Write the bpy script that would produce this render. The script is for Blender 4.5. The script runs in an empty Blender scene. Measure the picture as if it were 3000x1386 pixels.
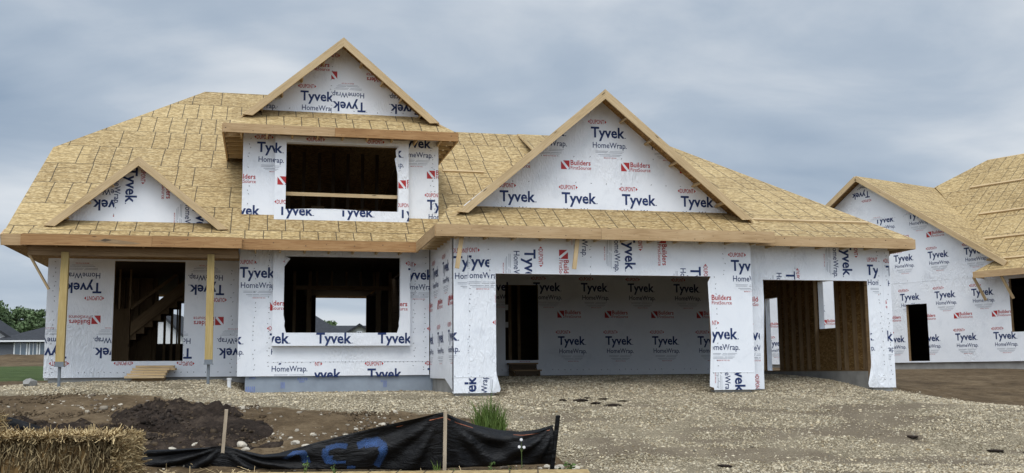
import bpy, math, random
import numpy as np
from mathutils import Vector, Matrix, noise

# ------------------------------------------------------------------ camera
C = bpy.context.scene.collection
S = bpy.context.scene
EYE = Vector((0, 0, 1.55))
cam = bpy.data.cameras.new('camera'); cam.lens = 37.03; cam.sensor_width = 36; cam.clip_start = .1; cam.clip_end = 3000
co = bpy.data.objects.new('camera', cam); C.objects.link(co); S.camera = co
co.matrix_world = (Matrix.Translation(EYE) @ Matrix.Rotation(-math.radians(13.3), 4, 'Z')
                   @ Matrix.Rotation(math.radians(97.33), 4, 'X') @ Matrix.Rotation(-.0085, 4, 'Z'))
S.render.resolution_x, S.render.resolution_y = 1024, 473
S.view_settings.view_transform = 'Standard'; S.view_settings.look = 'None'
S.view_settings.exposure = 0.06; S.view_settings.gamma = 1
# ------------------------------------------------------------------ sky and sun
SUN_EL, SUN_AZ = math.radians(56), math.radians(195)     # azimuth clockwise from +Y: behind the camera
w = bpy.data.worlds.new('World'); S.world = w; w.use_nodes = True
def world():
    nt = w.node_tree; N = nt.nodes; L = nt.links; N.clear()
    def n(t, **k):
        o = N.new(t)
        for a, b in k.items(): setattr(o, a, b)
        return o
    def mth(op, a, b=None, clamp=False):
        o = n('ShaderNodeMath', operation=op, use_clamp=clamp)
        for i, v in enumerate((a, b)):
            if v is None: continue
            if isinstance(v, (int, float)): o.inputs[i].default_value = v
            else: L.new(v, o.inputs[i])
        return o.outputs[0]
    sky = n('ShaderNodeTexSky', sky_type='NISHITA', sun_disc=False, sun_elevation=SUN_EL, sun_rotation=SUN_AZ)
    tc = n('ShaderNodeTexCoord'); sp = n('ShaderNodeSeparateXYZ'); L.new(tc.outputs['Generated'], sp.inputs[0])
    z = mth('ADD', mth('MAXIMUM', sp.outputs[2], 0.0), .16)
    cx = mth('DIVIDE', sp.outputs[0], z); cy = mth('DIVIDE', sp.outputs[1], z)
    cv = n('ShaderNodeCombineXYZ'); L.new(cx, cv.inputs[0]); L.new(cy, cv.inputs[1]); cv.inputs[2].default_value = SKY_SEED
    def nz(scale, det, rough, dist, off=0):
        m = n('ShaderNodeMapping'); L.new(cv.outputs[0], m.inputs[0]); m.inputs['Location'].default_value = (off, off*.7, 0)
        m.inputs['Scale'].default_value = (.85, 1.0, 1)
        t = n('ShaderNodeTexNoise'); L.new(m.outputs[0], t.inputs['Vector'])
        t.inputs['Scale'].default_value = scale; t.inputs['Detail'].default_value = det
        t.inputs['Roughness'].default_value = rough; t.inputs['Distortion'].default_value = dist
        return t.outputs[0]
    big = nz(.62, 4, .5, .5); fine = nz(1.7, 6, .55, .3, 7.3)
    mix = mth('ADD', mth('MULTIPLY', big, .78), mth('MULTIPLY', fine, .22))
    r = n('ShaderNodeValToRGB'); L.new(mix, r.inputs[0])
    el = r.color_ramp.elements
    el[0].position = .415; el[0].color = (.265, .35, .465, 1)
    el[1].position = .57; el[1].color = (.69, .73, .775, 1)
    e = el.new(.495); e.color = (.42, .495, .59, 1)
    # overcast gets brighter towards the zenith and towards the hidden sun
    zen = mth('ADD', 1.0, mth('MULTIPLY', mth('POWER', mth('MAXIMUM', mth('SUBTRACT', sp.outputs[2], .33), 0.0), 1.0), ZEN))
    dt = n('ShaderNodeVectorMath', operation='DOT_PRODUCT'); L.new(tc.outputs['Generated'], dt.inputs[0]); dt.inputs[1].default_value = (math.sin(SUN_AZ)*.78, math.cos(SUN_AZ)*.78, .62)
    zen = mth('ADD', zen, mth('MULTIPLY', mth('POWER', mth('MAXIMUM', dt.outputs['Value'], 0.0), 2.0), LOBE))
    hor = mth('MULTIPLY', mth('POWER', mth('SUBTRACT', 1.0, mth('MAXIMUM', sp.outputs[2], 0.0, True), True), 9.0), .62, True)
    mh = n('ShaderNodeMix', data_type='RGBA'); L.new(hor, mh.inputs[0]); L.new(r.outputs[0], mh.inputs[6]); mh.inputs[7].default_value = (.60, .66, .74, 1)
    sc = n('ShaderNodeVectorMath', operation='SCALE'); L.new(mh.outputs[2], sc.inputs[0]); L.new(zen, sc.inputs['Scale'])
    # the cloud deck replaces most of the clear sky
    ns = n('ShaderNodeVectorMath', operation='SCALE'); L.new(sky.outputs[0], ns.inputs[0]); ns.inputs['Scale'].default_value = .06
    cs = n('ShaderNodeVectorMath', operation='SCALE'); L.new(sc.outputs[0], cs.inputs[0]); cs.inputs['Scale'].default_value = .94
    ad = n('ShaderNodeVectorMath', operation='ADD'); L.new(ns.outputs[0], ad.inputs[0])
    k = n('ShaderNodeVectorMath', operation='SCALE'); L.new(cs.outputs[0], k.inputs[0]); k.inputs['Scale'].default_value = 10.
    L.new(k.outputs[0], ad.inputs[1])
    bg = n('ShaderNodeBackground'); L.new(ad.outputs[0], bg.inputs[0]); bg.inputs[1].default_value = .1
    ou = n('ShaderNodeOutputWorld'); L.new(bg.outputs[0], ou.inputs[0])
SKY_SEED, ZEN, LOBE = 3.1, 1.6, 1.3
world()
sl = bpy.data.lights.new('sun', 'SUN'); sl.energy = 1.5; sl.angle = math.radians(28); sl.color = (1, .965, .91)
so = bpy.data.objects.new('sun', sl); C.objects.link(so)
sd = Vector((math.sin(SUN_AZ)*math.cos(SUN_EL), math.cos(SUN_AZ)*math.cos(SUN_EL), math.sin(SUN_EL)))
so.rotation_euler = sd.to_track_quat('Z', 'Y').to_euler()
random.seed(7); RNG = np.random.default_rng(7)

# ------------------------------------------------------------------ materials
class NT:
    def __init__(s, name, rough=.8, spec=.3):
        s.m = bpy.data.materials.new(name); s.m.use_nodes = True
        s.t = s.m.node_tree; s.N = s.t.nodes; s.L = s.t.links
        s.b = s.N['Principled BSDF']; s.b.inputs['Roughness'].default_value = rough
        s.b.inputs['Specular IOR Level'].default_value = spec
    def n(s, t, **k):
        o = s.N.new(t)
        for a, b in k.items(): setattr(o, a, b)
        return o
    def lk(s, a, b): s.L.new(a, b)
    def coord(s, kind='Object', scale=(1, 1, 1)):
        if kind == 'UV': c = s.n('ShaderNodeUVMap').outputs[0]
        elif kind == 'World': c = s.n('ShaderNodeNewGeometry').outputs['Position']
        else: c = s.n('ShaderNodeTexCoord').outputs[kind]
        m = s.n('ShaderNodeMapping'); s.lk(c, m.inputs[0]); m.inputs['Scale'].default_value = scale
        return m.outputs[0]
    def noise(s, v, scale, det=4, rough=.55, dist=0):
        t = s.n('ShaderNodeTexNoise'); s.lk(v, t.inputs['Vector'])
        t.inputs['Scale'].default_value = scale; t.inputs['Detail'].default_value = det
        t.inputs['Roughness'].default_value = rough; t.inputs['Distortion'].default_value = dist
        return t.outputs[0]
    def voro(s, v, scale, out='Color', feature='F1'):
        t = s.n('ShaderNodeTexVoronoi', feature=feature); s.lk(v, t.inputs['Vector']); t.inputs['Scale'].default_value = scale
        return t.outputs[out]
    def ramp(s, f, stops):
        r = s.n('ShaderNodeValToRGB'); s.lk(f, r.inputs[0]); el = r.color_ramp.elements
        while len(el) < len(stops): el.new(.5)
        for e, (p, c) in zip(el, stops):
            e.position = p; e.color = (*c, 1) if len(c) == 3 else c
        return r.outputs[0]
    def math(s, op, a, b=None, c=None, clamp=False):
        o = s.n('ShaderNodeMath', operation=op, use_clamp=clamp)
        for i, v in enumerate((a, b, c)):
            if v is None: continue
            if isinstance(v, (int, float)): o.inputs[i].default_value = v
            else: s.lk(v, o.inputs[i])
        return o.outputs[0]
    def mix(s, f, a, b, blend='MIX'):
        o = s.n('ShaderNodeMix', data_type='RGBA', blend_type=blend)
        for i, v in ((0, f), (6, a), (7, b)):
            if isinstance(v, (int, float)): o.inputs[i].default_value = v
            elif isinstance(v, tuple): o.inputs[i].default_value = (*v, 1)
            else: s.lk(v, o.inputs[i])
        return o.outputs[2]
    def sep(s, v):
        o = s.n('ShaderNodeSeparateXYZ'); s.lk(v, o.inputs[0]); return o.outputs
    def comb(s, *a):
        o = s.n('ShaderNodeCombineXYZ')
        for i, v in enumerate(a):
            if isinstance(v, (int, float)): o.inputs[i].default_value = v
            else: s.lk(v, o.inputs[i])
        return o.outputs[0]
    def col(s, v):
        if isinstance(v, tuple): s.b.inputs['Base Color'].default_value = (*v, 1)
        else: s.lk(v, s.b.inputs['Base Color'])
    def bump(s, h, strength=.3, dist=.02):
        o = s.n('ShaderNodeBump'); s.lk(h, o.inputs['Height']); o.inputs['Strength'].default_value = strength
        o.inputs['Distance'].default_value = dist; s.lk(o.outputs[0], s.b.inputs['Normal'])
    def attr(s, name):
        o = s.n('ShaderNodeAttribute', attribute_name=name); return o.outputs
M = {}
def m_wrap():
    t = NT('house_wrap', .42, .35)
    v = t.coord('Object'); vs = t.coord('Object', (1, 1, .35)); vd = t.coord('Object', (1.6, 1.6, .55)); vd.node.inputs['Rotation'].default_value = (.5, .7, .4)
    f1 = t.noise(v, 1.1, 3, .5, 1.6); f2 = t.noise(vs, 5, 4, .55, 2.2); f3 = t.noise(vd, 4, 3, .5, 2.5)
    f4 = t.noise(v, 42, 2)
    ridg = t.math('ABSOLUTE', t.math('SUBTRACT', f2, .5))
    ridg2 = t.math('ABSOLUTE', t.math('SUBTRACT', f3, .5))
    pat = t.ramp(t.noise(v, .55, 2, .5, .4), [(.47, (0.06,)*3), (.66, (1, 1, 1))])
    h = t.math('ADD', t.math('MULTIPLY', f1, .25), t.math('MULTIPLY', t.math('MULTIPLY', t.math('ADD', ridg, ridg2), 1.7), pat))
    h = t.math('ADD', h, t.math('MULTIPLY', f4, .012))
    t.bump(h, .55, .06)
    dirt = t.noise(v, 2.3, 5, .65, .5)
    t.col(t.ramp(dirt, [(.28, (.72, .745, .79)), (.45, (.80, .825, .865)), (.7, (.83, .85, .885))]))
    return t.m
def flat(name, c, rough=.7, var=.15, scale=9, spec=.3):
    t = NT(name, rough, spec); f = t.noise(t.coord('Object'), scale, 4)
    t.col(t.ramp(f, [(.3, tuple(x*(1-var) for x in c)), (.7, tuple(min(1, x*(1+var)) for x in c))])); return t.m
def m_osb(name='osb_sheathing', tint=(1, 1, 1), lines=True):
    t = NT(name, .75, .25)
    uv = t.coord('UV'); s = t.sep(uv)
    fl = t.coord('UV', (1, 2.5, 1)); warp = t.n('ShaderNodeVectorMath', operation='ADD')
    wn_ = t.n('ShaderNodeTexNoise'); t.lk(uv, wn_.inputs['Vector']); wn_.inputs['Scale'].default_value = 5; wn_.inputs['Detail'].default_value = 2
    ws = t.n('ShaderNodeVectorMath', operation='SCALE'); t.lk(wn_.outputs['Color'], ws.inputs[0]); ws.inputs['Scale'].default_value = .14
    t.lk(fl, warp.inputs[0]); t.lk(ws.outputs[0], warp.inputs[1]); wv = warp.outputs[0]
    v1 = t.sep(t.voro(wv, 11, 'Color')); v1b = t.sep(t.voro(wv, 23, 'Color')); d1 = t.voro(wv, 11, 'Distance')
    v2 = t.noise(t.coord('UV', (1, 3.5, 1)), 16, 3, .6, 1.0); v3 = t.noise(uv, .45, 4, .6)
    f = t.math('ADD', t.math('MULTIPLY', v1[0], .30), t.math('ADD', t.math('MULTIPLY', v1b[1], .24), t.math('ADD', t.math('MULTIPLY', v2, .26), t.math('MULTIPLY', v3, .20))))
    c = t.ramp(f, [(.25, (.165, .103, .042)), (.39, (.345, .238, .106)), (.54, (.460, .336, .164)), (.72, (.67, .525, .295))])
    c = t.mix(t.ramp(d1, [(.45, (0, 0, 0)), (.75, (.6,)*3)]), c, (.10, .062, .026))
    # each 4 x 8 ft panel a slightly different tone
    row = t.math('FLOOR', t.math('DIVIDE', s[1], 1.22))
    colm = t.math('FLOOR', t.math('DIVIDE', t.math('ADD', s[0], t.math('MULTIPLY', row, 1.31)), 2.44))
    wn = t.n('ShaderNodeTexWhiteNoise', noise_dimensions='2D'); t.lk(t.comb(row, colm, 0), wn.inputs['Vector'])
    c = t.mix(.26, c, t.ramp(wn.outputs['Value'], [(0, (.31, .205, .078)), (1, (.60, .435, .195))]), 'MIX')
    if tint != (1, 1, 1): c = t.mix(1.0, c, tint, 'MULTIPLY')
    if lines:
        def line(x, per, wd, off=0.0):
            q = t.math('DIVIDE', t.math('ADD', x, off) if not isinstance(off, float) or off else x, per)
            d = t.math('ABSOLUTE', t.math('SUBTRACT', t.math('FRACT', q), .5))
            return t.math('LESS_THAN', t.math('SUBTRACT', .5, d), wd/per), t.math('FLOOR', t.math('ADD', q, .5))
        jit = t.math('MULTIPLY', t.sep(t.comb(t.noise(uv, .9, 2), 0, 0))[0], .05)
        r2 = t.math('FLOOR', t.math('DIVIDE', s[1], 1.22))
        w2 = t.n('ShaderNodeTexWhiteNoise', noise_dimensions='1D'); t.lk(r2, w2.inputs['W'])
        uoff = t.math('ADD', t.math('MULTIPLY', w2.outputs['Value'], .4), jit)
        l1, k1 = line(s[0], .406, .012, uoff)
        w3 = t.n('ShaderNodeTexWhiteNoise', noise_dimensions='2D'); t.lk(t.comb(r2, k1, 0), w3.inputs['Vector'])
        l1 = t.math('MULTIPLY', l1, t.math('LESS_THAN', w3.outputs['Value'], .80))
        l2, k2 = line(s[1], 1.22, .015)
        l3, k3 = line(s[1], .305, .012)
        brk = t.math('GREATER_THAN', t.noise(t.coord('UV', (.7, 3, 1)), 1.6, 2), .50)
        l3 = t.math('MULTIPLY', t.math('MULTIPLY', l3, brk), .7)
        ln = t.math('MAXIMUM', t.math('MULTIPLY', l1, .92), t.math('MAXIMUM', t.math('MULTIPLY', l2, .8), l3))
        c = t.mix(t.math('MULTIPLY', ln, .92), c, (.045, .034, .022))
    t.col(c); t.bump(f, .25, .008)
    return t.m
def m_wood(name, dark, mid, light, knots=True):
    t = NT(name, .72, .25)
    uv = t.coord('UV', (1, 14, 14)); f = t.noise(uv, 2.4, 5, .6, .8); g = t.noise(t.coord('UV', (.35, 1, 1)), 2.2, 3)
    h = t.math('ADD', t.math('MULTIPLY', f, .6), t.math('MULTIPLY', g, .4))
    c = t.ramp(h, [(.3, dark), (.5, mid), (.7, light)])
    if knots:
        k = t.voro(t.coord('UV', (1.0, 4.5, 1)), 1.5, 'Distance')
        c = t.mix(t.ramp(k, [(.05, (.85,)*3), (.11, (0, 0, 0))]), c, tuple(x*.22 for x in dark))
    t.col(c); t.bump(f, .2, .004); return t.m
def m_attr(name, attr, rough=.85, bumpscale=None, spec=.2):
    t = NT(name, rough, spec); c = t.attr(attr)[0]; t.col(c)
    if bumpscale: t.bump(t.noise(t.coord('Object'), bumpscale, 3), .4, .01)
    return t.m
def m_ground():
    t = NT('ground', .95, .1)
    p = t.coord('World'); a = t.sep(t.attr('mask')[1])
    rag = t.math('SUBTRACT', t.noise(p, 1.5, 6, .7, .4), .5)
    gm = t.ramp(t.math('ADD', a[0], t.math('MULTIPLY', rag, 1.1)), [(.44, (0, 0, 0)), (.56, (1, 1, 1))])
    rm = t.ramp(t.math('ADD', a[1], t.math('MULTIPLY', rag, .6)), [(.42, (0, 0, 0)), (.58, (1, 1, 1))])
    pv = t.coord('World', (1, 1, 1))
    vc = t.sep(t.voro(pv, 30, 'Color')); vd = t.voro(pv, 30, 'Distance'); vc2 = t.sep(t.voro(pv, 65, 'Color'))
    gcol = t.ramp(t.math('ADD', t.math('MULTIPLY', vc[0], .6), t.math('MULTIPLY', vc2[1], .4)), [(.15, (.15, .12, .075)), (.5, (.34, .285, .19)), (.9, (.58, .50, .36))])
    gcol = t.mix(t.ramp(vd, [(.3, (0, 0, 0)), (.7, (.7,)*3)]), gcol, (.085, .066, .042))  # gaps between stones darkened: their self-shadow put into the colour
    gcol = t.mix(t.ramp(t.math('ADD', a[2], t.math('MULTIPLY', rag, .35)), [(.22, (0, 0, 0)), (.5, (.9,)*3)]), gcol, (.185, .148, .104))
    fine = t.ramp(t.noise(p, .8, 4, .6), [(.45, (0, 0, 0)), (.65, (.55,)*3)])
    gcol = t.mix(fine, gcol, (.31, .26, .18))
    dn = t.noise(p, 3.2, 8, .7, .3); dn2 = t.noise(p, .7, 4, .6, .6); dn3 = t.noise(p, 22, 4, .6)
    dcol = t.ramp(t.math('ADD', t.math('MULTIPLY', dn, .45), t.math('ADD', t.math('MULTIPLY', dn2, .35), t.math('MULTIPLY', dn3, .2))), [(.34, (.040, .027, .015)), (.48, (.100, .069, .039)), (.60, (.160, .115, .068)), (.72, (.22, .165, .105))])
    gr = t.ramp(t.noise(t.coord('World', (.35, 1, 1)), 2.5, 8, .75), [(.35, (.030, .048, .014)), (.65, (.085, .115, .040))])
    c = t.mix(rm, t.mix(gm, dcol, gcol), gr)
    t.col(c)
    h = t.mix(gm, t.math('ADD', dn, t.math('MULTIPLY', dn3, .35)), t.math('SUBTRACT', 1.2, t.math('MULTIPLY', vd, 1.1)))
    t.bump(h, .8, .05); return t.m
M['wrap'] = m_wrap()
M['navy'] = flat('navy_print', (.012, .030, .115), .5, .08)
M['red'] = flat('red_print', (.42, .030, .032), .5, .1)
M['grey'] = flat('grey_print', (.36, .38, .42), .6, .1)
M['staple'] = flat('staple', (.16, .16, .17), .5, .1)
M['osb'] = m_osb(); M['osb_plain'] = m_osb('osb_panel', lines=False)
M['osb_inside'] = m_osb('sheathing_board', (.72, .58, .44), False)
M['lumber'] = m_wood('pale_lumber', (.36, .25, .13), (.52, .38, .21), (.64, .49, .30))
M['fascia'] = m_wood('fascia_lumber', (.30, .19, .09), (.46, .31, .165), (.56, .41, .24))
M['fascia_red'] = m_wood('reddish_fascia_lumber', (.20, .095, .035), (.36, .20, .085), (.47, .29, .135))
M['post'] = m_wood('treated_lumber', (.28, .20, .075), (.42, .31, .125), (.52, .40, .19))
M['stud'] = m_wood('stud_lumber', (.17, .105, .055), (.27, .18, .095), (.36, .25, .14))
M['dark_wood'] = m_wood('shaded_framing', (.06, .042, .027), (.10, .07, .045), (.14, .10, .065))  # darker copy of the stud lumber, indoor shade put into its colour
M['weathered'] = m_wood('weathered_stake', (.30, .24, .17), (.46, .38, .28), (.58, .50, .38))
M['conc'] = flat('concrete', (.30, .295, .28), .9, .18, 3)
M['foam'] = flat('grey_foam_board', (.27, .31, .36), .8, .12, 3)
M['bluemark'] = flat('blue_print', (.17, .22, .43), .7, .25)
M['steel'] = flat('steel', (.16, .18, .20), .45, .15, 12, .5)
M['pipe'] = flat('white_plastic', (.75, .76, .76), .4, .05)
M['shingle'] = flat('dark_shingle', (.035, .037, .042), .9, .3, 6)
M['siding_grey'] = flat('grey_siding', (.12, .125, .14), .7, .1)
M['siding_white'] = flat('white_siding', (.62, .62, .62), .6, .06)
M['siding_tan'] = flat('pale_siding', (.46, .44, .40), .7, .08)
M['trim'] = flat('white_trim', (.78, .78, .78), .5, .05)
M['glass'] = flat('window_glass', (.10, .13, .16), .08, .1, 4, .6)
M['rock'] = flat('limestone', (.47, .42, .34), .9, .28, 14)
def m_paint():
    t = NT('blue_spray_paint', .6, .3); t.col((.055, .135, .36))
    s = t.sep(t.coord('UV')); e = t.math('SUBTRACT', 1.0, t.math('ABSOLUTE', t.math('SUBTRACT', t.math('MULTIPLY', s[1], 2.0), 1.0)))
    n_ = t.noise(t.coord('Object'), 6, 4, .6); f = t.noise(t.coord('Object'), 70, 2)
    a = t.math('ADD', t.math('MULTIPLY', e, 1.0), t.math('ADD', t.math('MULTIPLY', n_, .9), t.math('MULTIPLY', f, .35)))
    t.lk(t.ramp(a, [(.60, (0, 0, 0)), (1.35, (.36,)*3)]), t.b.inputs['Alpha']); return t.m
M['paint'] = m_paint()
M['stitch'] = flat('orange_stitch', (.30, .10, .05), .7, .1)
M['petal'] = flat('white_petal', (.82, .82, .84), .6, .04)
M['stem'] = flat('green_stem', (.09, .13, .04), .7, .2)
M['soil'] = None
def m_soil():
    t = NT('dark_topsoil', .95, .1); p = t.coord('World')
    a = t.noise(p, 6, 8, .7, .3); b = t.noise(p, 1.4, 4)
    t.col(t.ramp(t.math('ADD', t.math('MULTIPLY', a, .6), t.math('MULTIPLY', b, .4)), [(.36, (.012, .009, .007)), (.52, (.036, .026, .020)), (.68, (.085, .063, .046))])); t.bump(a, .9, .07); return t.m
M['soil'] = m_soil()
def m_fabric():
    t = NT('black_geotextile', .5, .22); v = t.coord('Object')
    a = t.noise(t.coord('Object', (1, 1, 3)), 2.2, 5, .6, 1.2); b = t.noise(v, 60, 2)
    t.col(t.ramp(a, [(.35, (.0025, .0025, .003)), (.65, (.007, .0073, .0085))])); t.bump(t.math('ADD', a, t.math('MULTIPLY', b, .08)), .7, .06); return t.m
M['fabric'] = m_fabric()
M['straw'] = m_attr('straw', 'tone'); M['stone'] = m_attr('gravel_stone', 'tone', .92, 30)
M['leaf'] = m_attr('leaf', 'tone', .65); M['blade'] = m_attr('grass_blade', 'tone', .6)
M['ground'] = m_ground()
M['bark'] = flat('bark', (.06, .045, .032), .9, .3)

# ------------------------------------------------------------------ mesh helpers
class MB:
    def __init__(s): s.v = []; s.f = []; s.m = []; s.uv = []; s.slots = []; s.tone = None
    def slot(s, mat):
        if mat not in s.slots: s.slots.append(mat)
        return s.slots.index(mat)
    def face(s, pts, mat, uv=None):
        i = len(s.v); s.v += [tuple(p) for p in pts]; s.f.append(tuple(range(i, i+len(pts)))); s.m.append(s.slot(mat))
        s.uv.append(uv if uv else [(p[0], p[2]) for p in pts])
    def hexa(s, P, mat, L=None):
        # P: 8 corners, 0-3 bottom ring, 4-7 top ring; UV runs along the longest edge
        P = [Vector(p) for p in P]
        ax = [(P[1]-P[0]).length, (P[3]-P[0]).length, (P[4]-P[0]).length]
        o = random.uniform(0, 50)
        k = ax.index(max(ax)); coord = lambda i: ((i & 3) in (1, 2), (i & 3) in (2, 3), i > 3)
        for f in ((0, 3, 2, 1), (4, 5, 6, 7), (0, 1, 5, 4), (1, 2, 6, 5), (2, 3, 7, 6), (3, 0, 4, 7)):
            uv = []
            for i in f:
                c = coord(i); u = c[k]*ax[k]; vv = sum(c[j]*ax[j] for j in range(3) if j != k); uv.append((u+o, vv+o*.37))
            s.face([P[i] for i in f], mat, uv)
    def box(s, a, b, mat):
        x0, y0, z0 = a; x1, y1, z1 = b
        s.hexa([(x0, y0, z0), (x1, y0, z0), (x1, y1, z0), (x0, y1, z0), (x0, y0, z1), (x1, y0, z1), (x1, y1, z1), (x0, y1, z1)], mat)
    def board(s, p, q, wdt, thk, mat, up=(0, 0, 1)):
        # bar from p to q; wdt measured along `up`, thk across
        p, q = Vector(p), Vector(q); d = (q-p).normalized(); u = Vector(up); u = (u-d*u.dot(d)).normalized(); r = d.cross(u)
        u *= wdt/2; r *= thk/2
        s.hexa([p-u-r, q-u-r, q-u+r, p-u+r, p+u-r, q+u-r, q+u+r, p+u+r], mat)
    def prism(s, poly, d, top, side=None, back=None, uvf=None):
        side = side or top; back = back or side; d = Vector(d); P = [Vector(p) for p in poly]; Q = [p+d for p in P]
        uv = [uvf(p) for p in P] if uvf else None
        s.face(P, top, uv); s.face(Q[::-1], back, uv[::-1] if uv else None)
        n = len(P)
        for i in range(n):
            j = (i+1) % n
            L = (P[j]-P[i]).length; s.face([P[i], Q[i], Q[j], P[j]], side, [(0, 0), (0, d.length), (L, d.length), (L, 0)])
    def cyl(s, p, q, r0, r1, mat, n=8, cap=True):
        p, q = Vector(p), Vector(q); d = (q-p).normalized(); u = d.orthogonal().normalized(); v = d.cross(u)
        A = [p+(u*math.cos(2*math.pi*i/n)+v*math.sin(2*math.pi*i/n))*r0 for i in range(n)]
        B = [q+(u*math.cos(2*math.pi*i/n)+v*math.sin(2*math.pi*i/n))*r1 for i in range(n)]
        for i in range(n):
            j = (i+1) % n; s.face([A[i], A[j], B[j], B[i]], mat)
        if cap: s.face(A[::-1], mat); s.face(B, mat)
    def build(s, name, parent=None, origin=None, smooth=False):
        o = Vector(origin) if origin else Vector((0, 0, 0))
        me = bpy.data.meshes.new(name); me.from_pydata([tuple(Vector(v)-o) for v in s.v], [], s.f)
        for m in s.slots: me.materials.append(M[m])
        me.polygons.foreach_set('material_index', s.m)
        ul = me.uv_layers.new(name='UVMap'); ul.data.foreach_set('uv', [c for f in s.uv for p in f for c in p])
        if smooth: me.polygons.foreach_set('use_smooth', [True]*len(s.f))
        me.update(); ob = bpy.data.objects.new(name, me); C.objects.link(ob); ob.location = o
        if parent:
            ob.parent = parent; ob.matrix_parent_inverse = Matrix.Translation(-parent.location)
        return ob
def tag(o, label, cat, group=None):
    o['label'] = label; o['category'] = cat
    if group: o['group'] = group
    return o
def thing(name, loc, label, cat, group=None):
    o = bpy.data.objects.new(name, None); C.objects.link(o); o.location = loc; return tag(o, label, cat, group)
def arr_mesh(name, V, F, mat, tone=None, parent=None, smooth=False):
    """numpy mesh; tone: (nverts,3) colour per vertex"""
    me = bpy.data.meshes.new(name); n = F.shape[1]
    me.vertices.add(len(V)); me.vertices.foreach_set('co', V.astype(np.float32).ravel())
    me.loops.add(F.size); me.loops.foreach_set('vertex_index', F.astype(np.int32).ravel())
    me.polygons.add(len(F)); me.polygons.foreach_set('loop_start', np.arange(0, F.size, n, dtype=np.int32))
    if smooth: me.polygons.foreach_set('use_smooth', np.ones(len(F), bool))
    me.update(calc_edges=True); me.validate()
    if tone is not None:
        a = me.color_attributes.new('tone', 'FLOAT_COLOR', 'POINT')
        a.data.foreach_set('color', np.concatenate([tone, np.ones((len(V), 1))], 1).astype(np.float32).ravel())
    me.materials.append(M[mat]); ob = bpy.data.objects.new(name, me); C.objects.link(ob)
    if parent:
        ob.parent = parent; ob.matrix_parent_inverse = Matrix.Translation(-parent.location)
    return ob

# ------------------------------------------------------------------ ground
GY = [-400, 8, 12, 14, 15.5, 16.5, 17.8, 19.8, 21.8, 24, 26, 30, 36, 42, 50, 58, 62, 68, 80, 1500]
GZ = [-.15, -.15, -.13, -.10, -.06, .05, .42, .82, 1.05, 1.32, 1.42, 1.42, 1.40, 1.6, 2.0, 2.25, 2.1, 1.8, 1.6, 1.6]
def gz0(x, y):
    z = np.interp(y, GY, GZ)
    r = np.clip((x-13.5)/4, 0, 1)*np.clip((y-18.5)/2.5, 0, 1)*np.clip((31-y)/6, 0, 1)
    z = z - .32*r
    z = z + np.clip((x-16)/6, 0, 1)*np.clip((y-26)/6, 0, 1)*.12
    l = np.clip((-3.6-x)/3, 0, 1)*np.clip((y-19)/5, 0, 1)*np.clip((34-y)/6, 0, 1)
    c = np.clip((x+1.0)/.7, 0, 1)*np.clip((5.2-x)/1.2, 0, 1)*np.clip((y-22.3)/2, 0, 1)*np.clip((27-y)/1.2, 0, 1)
    return z - .12*l - .245*c
def gz(x, y): return float(gz0(np.float64(x), np.float64(y)))
BX = [-60, -6, -5.09, -4.34, -2.43, -1.66, -.72, .24, 1.1, 2.36, 3.3, 4.1, 4.6, 4.8, 4.9, 5.0, 60]
BY = [23.5, 23.3, 23.0, 23.1, 22.7, 21.94, 21.09, 20.95, 20.1, 19.8, 19.7, 18.8, 17.6, 16.7, 15.6, 8, 8]
RY = [8, 14.7, 18, 20, 22.7, 25, 31]; RX = [40, 25, 18.6, 16.0, 14.75, 14.6, 14.5]
def gravel_mask(x, y):
    a = np.clip(.5+(y-np.interp(x, BX, BY))*.75, 0, 1)
    b = np.clip(.5+(np.interp(y, RY, RX)-x)*.6, 0, 1)
    c = np.clip(.5+(30-y)*1.0, 0, 1); d = np.clip(.5+(x+5.6)*1.0, 0, 1)
    return np.minimum(np.minimum(a, b), np.minimum(c, d))
def mud_mask(X, Y):
    x, y = np.ravel(X), np.ravel(Y)
    a = np.array([noise.fractal(Vector((p*.38+q*.12, q*1.15, 3)), .75, 2.1, 4) for p, q in zip(x, y)])
    m = np.clip(a*2.1-.02, 0, .85)*np.clip((21.3-y)/1.5, 0, 1)*np.clip((x-4.3)/.8, 0, 1)
    return m.reshape(np.shape(X))
def vnoise(X, Y, sc, seed=0):
    out = np.empty(X.size); xf, yf = X.ravel(), Y.ravel()
    for i in range(X.size): out[i] = noise.fractal(Vector((xf[i]*sc, yf[i]*sc, seed)), 1.0, 2.0, 3)
    return out.reshape(X.shape)
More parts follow.
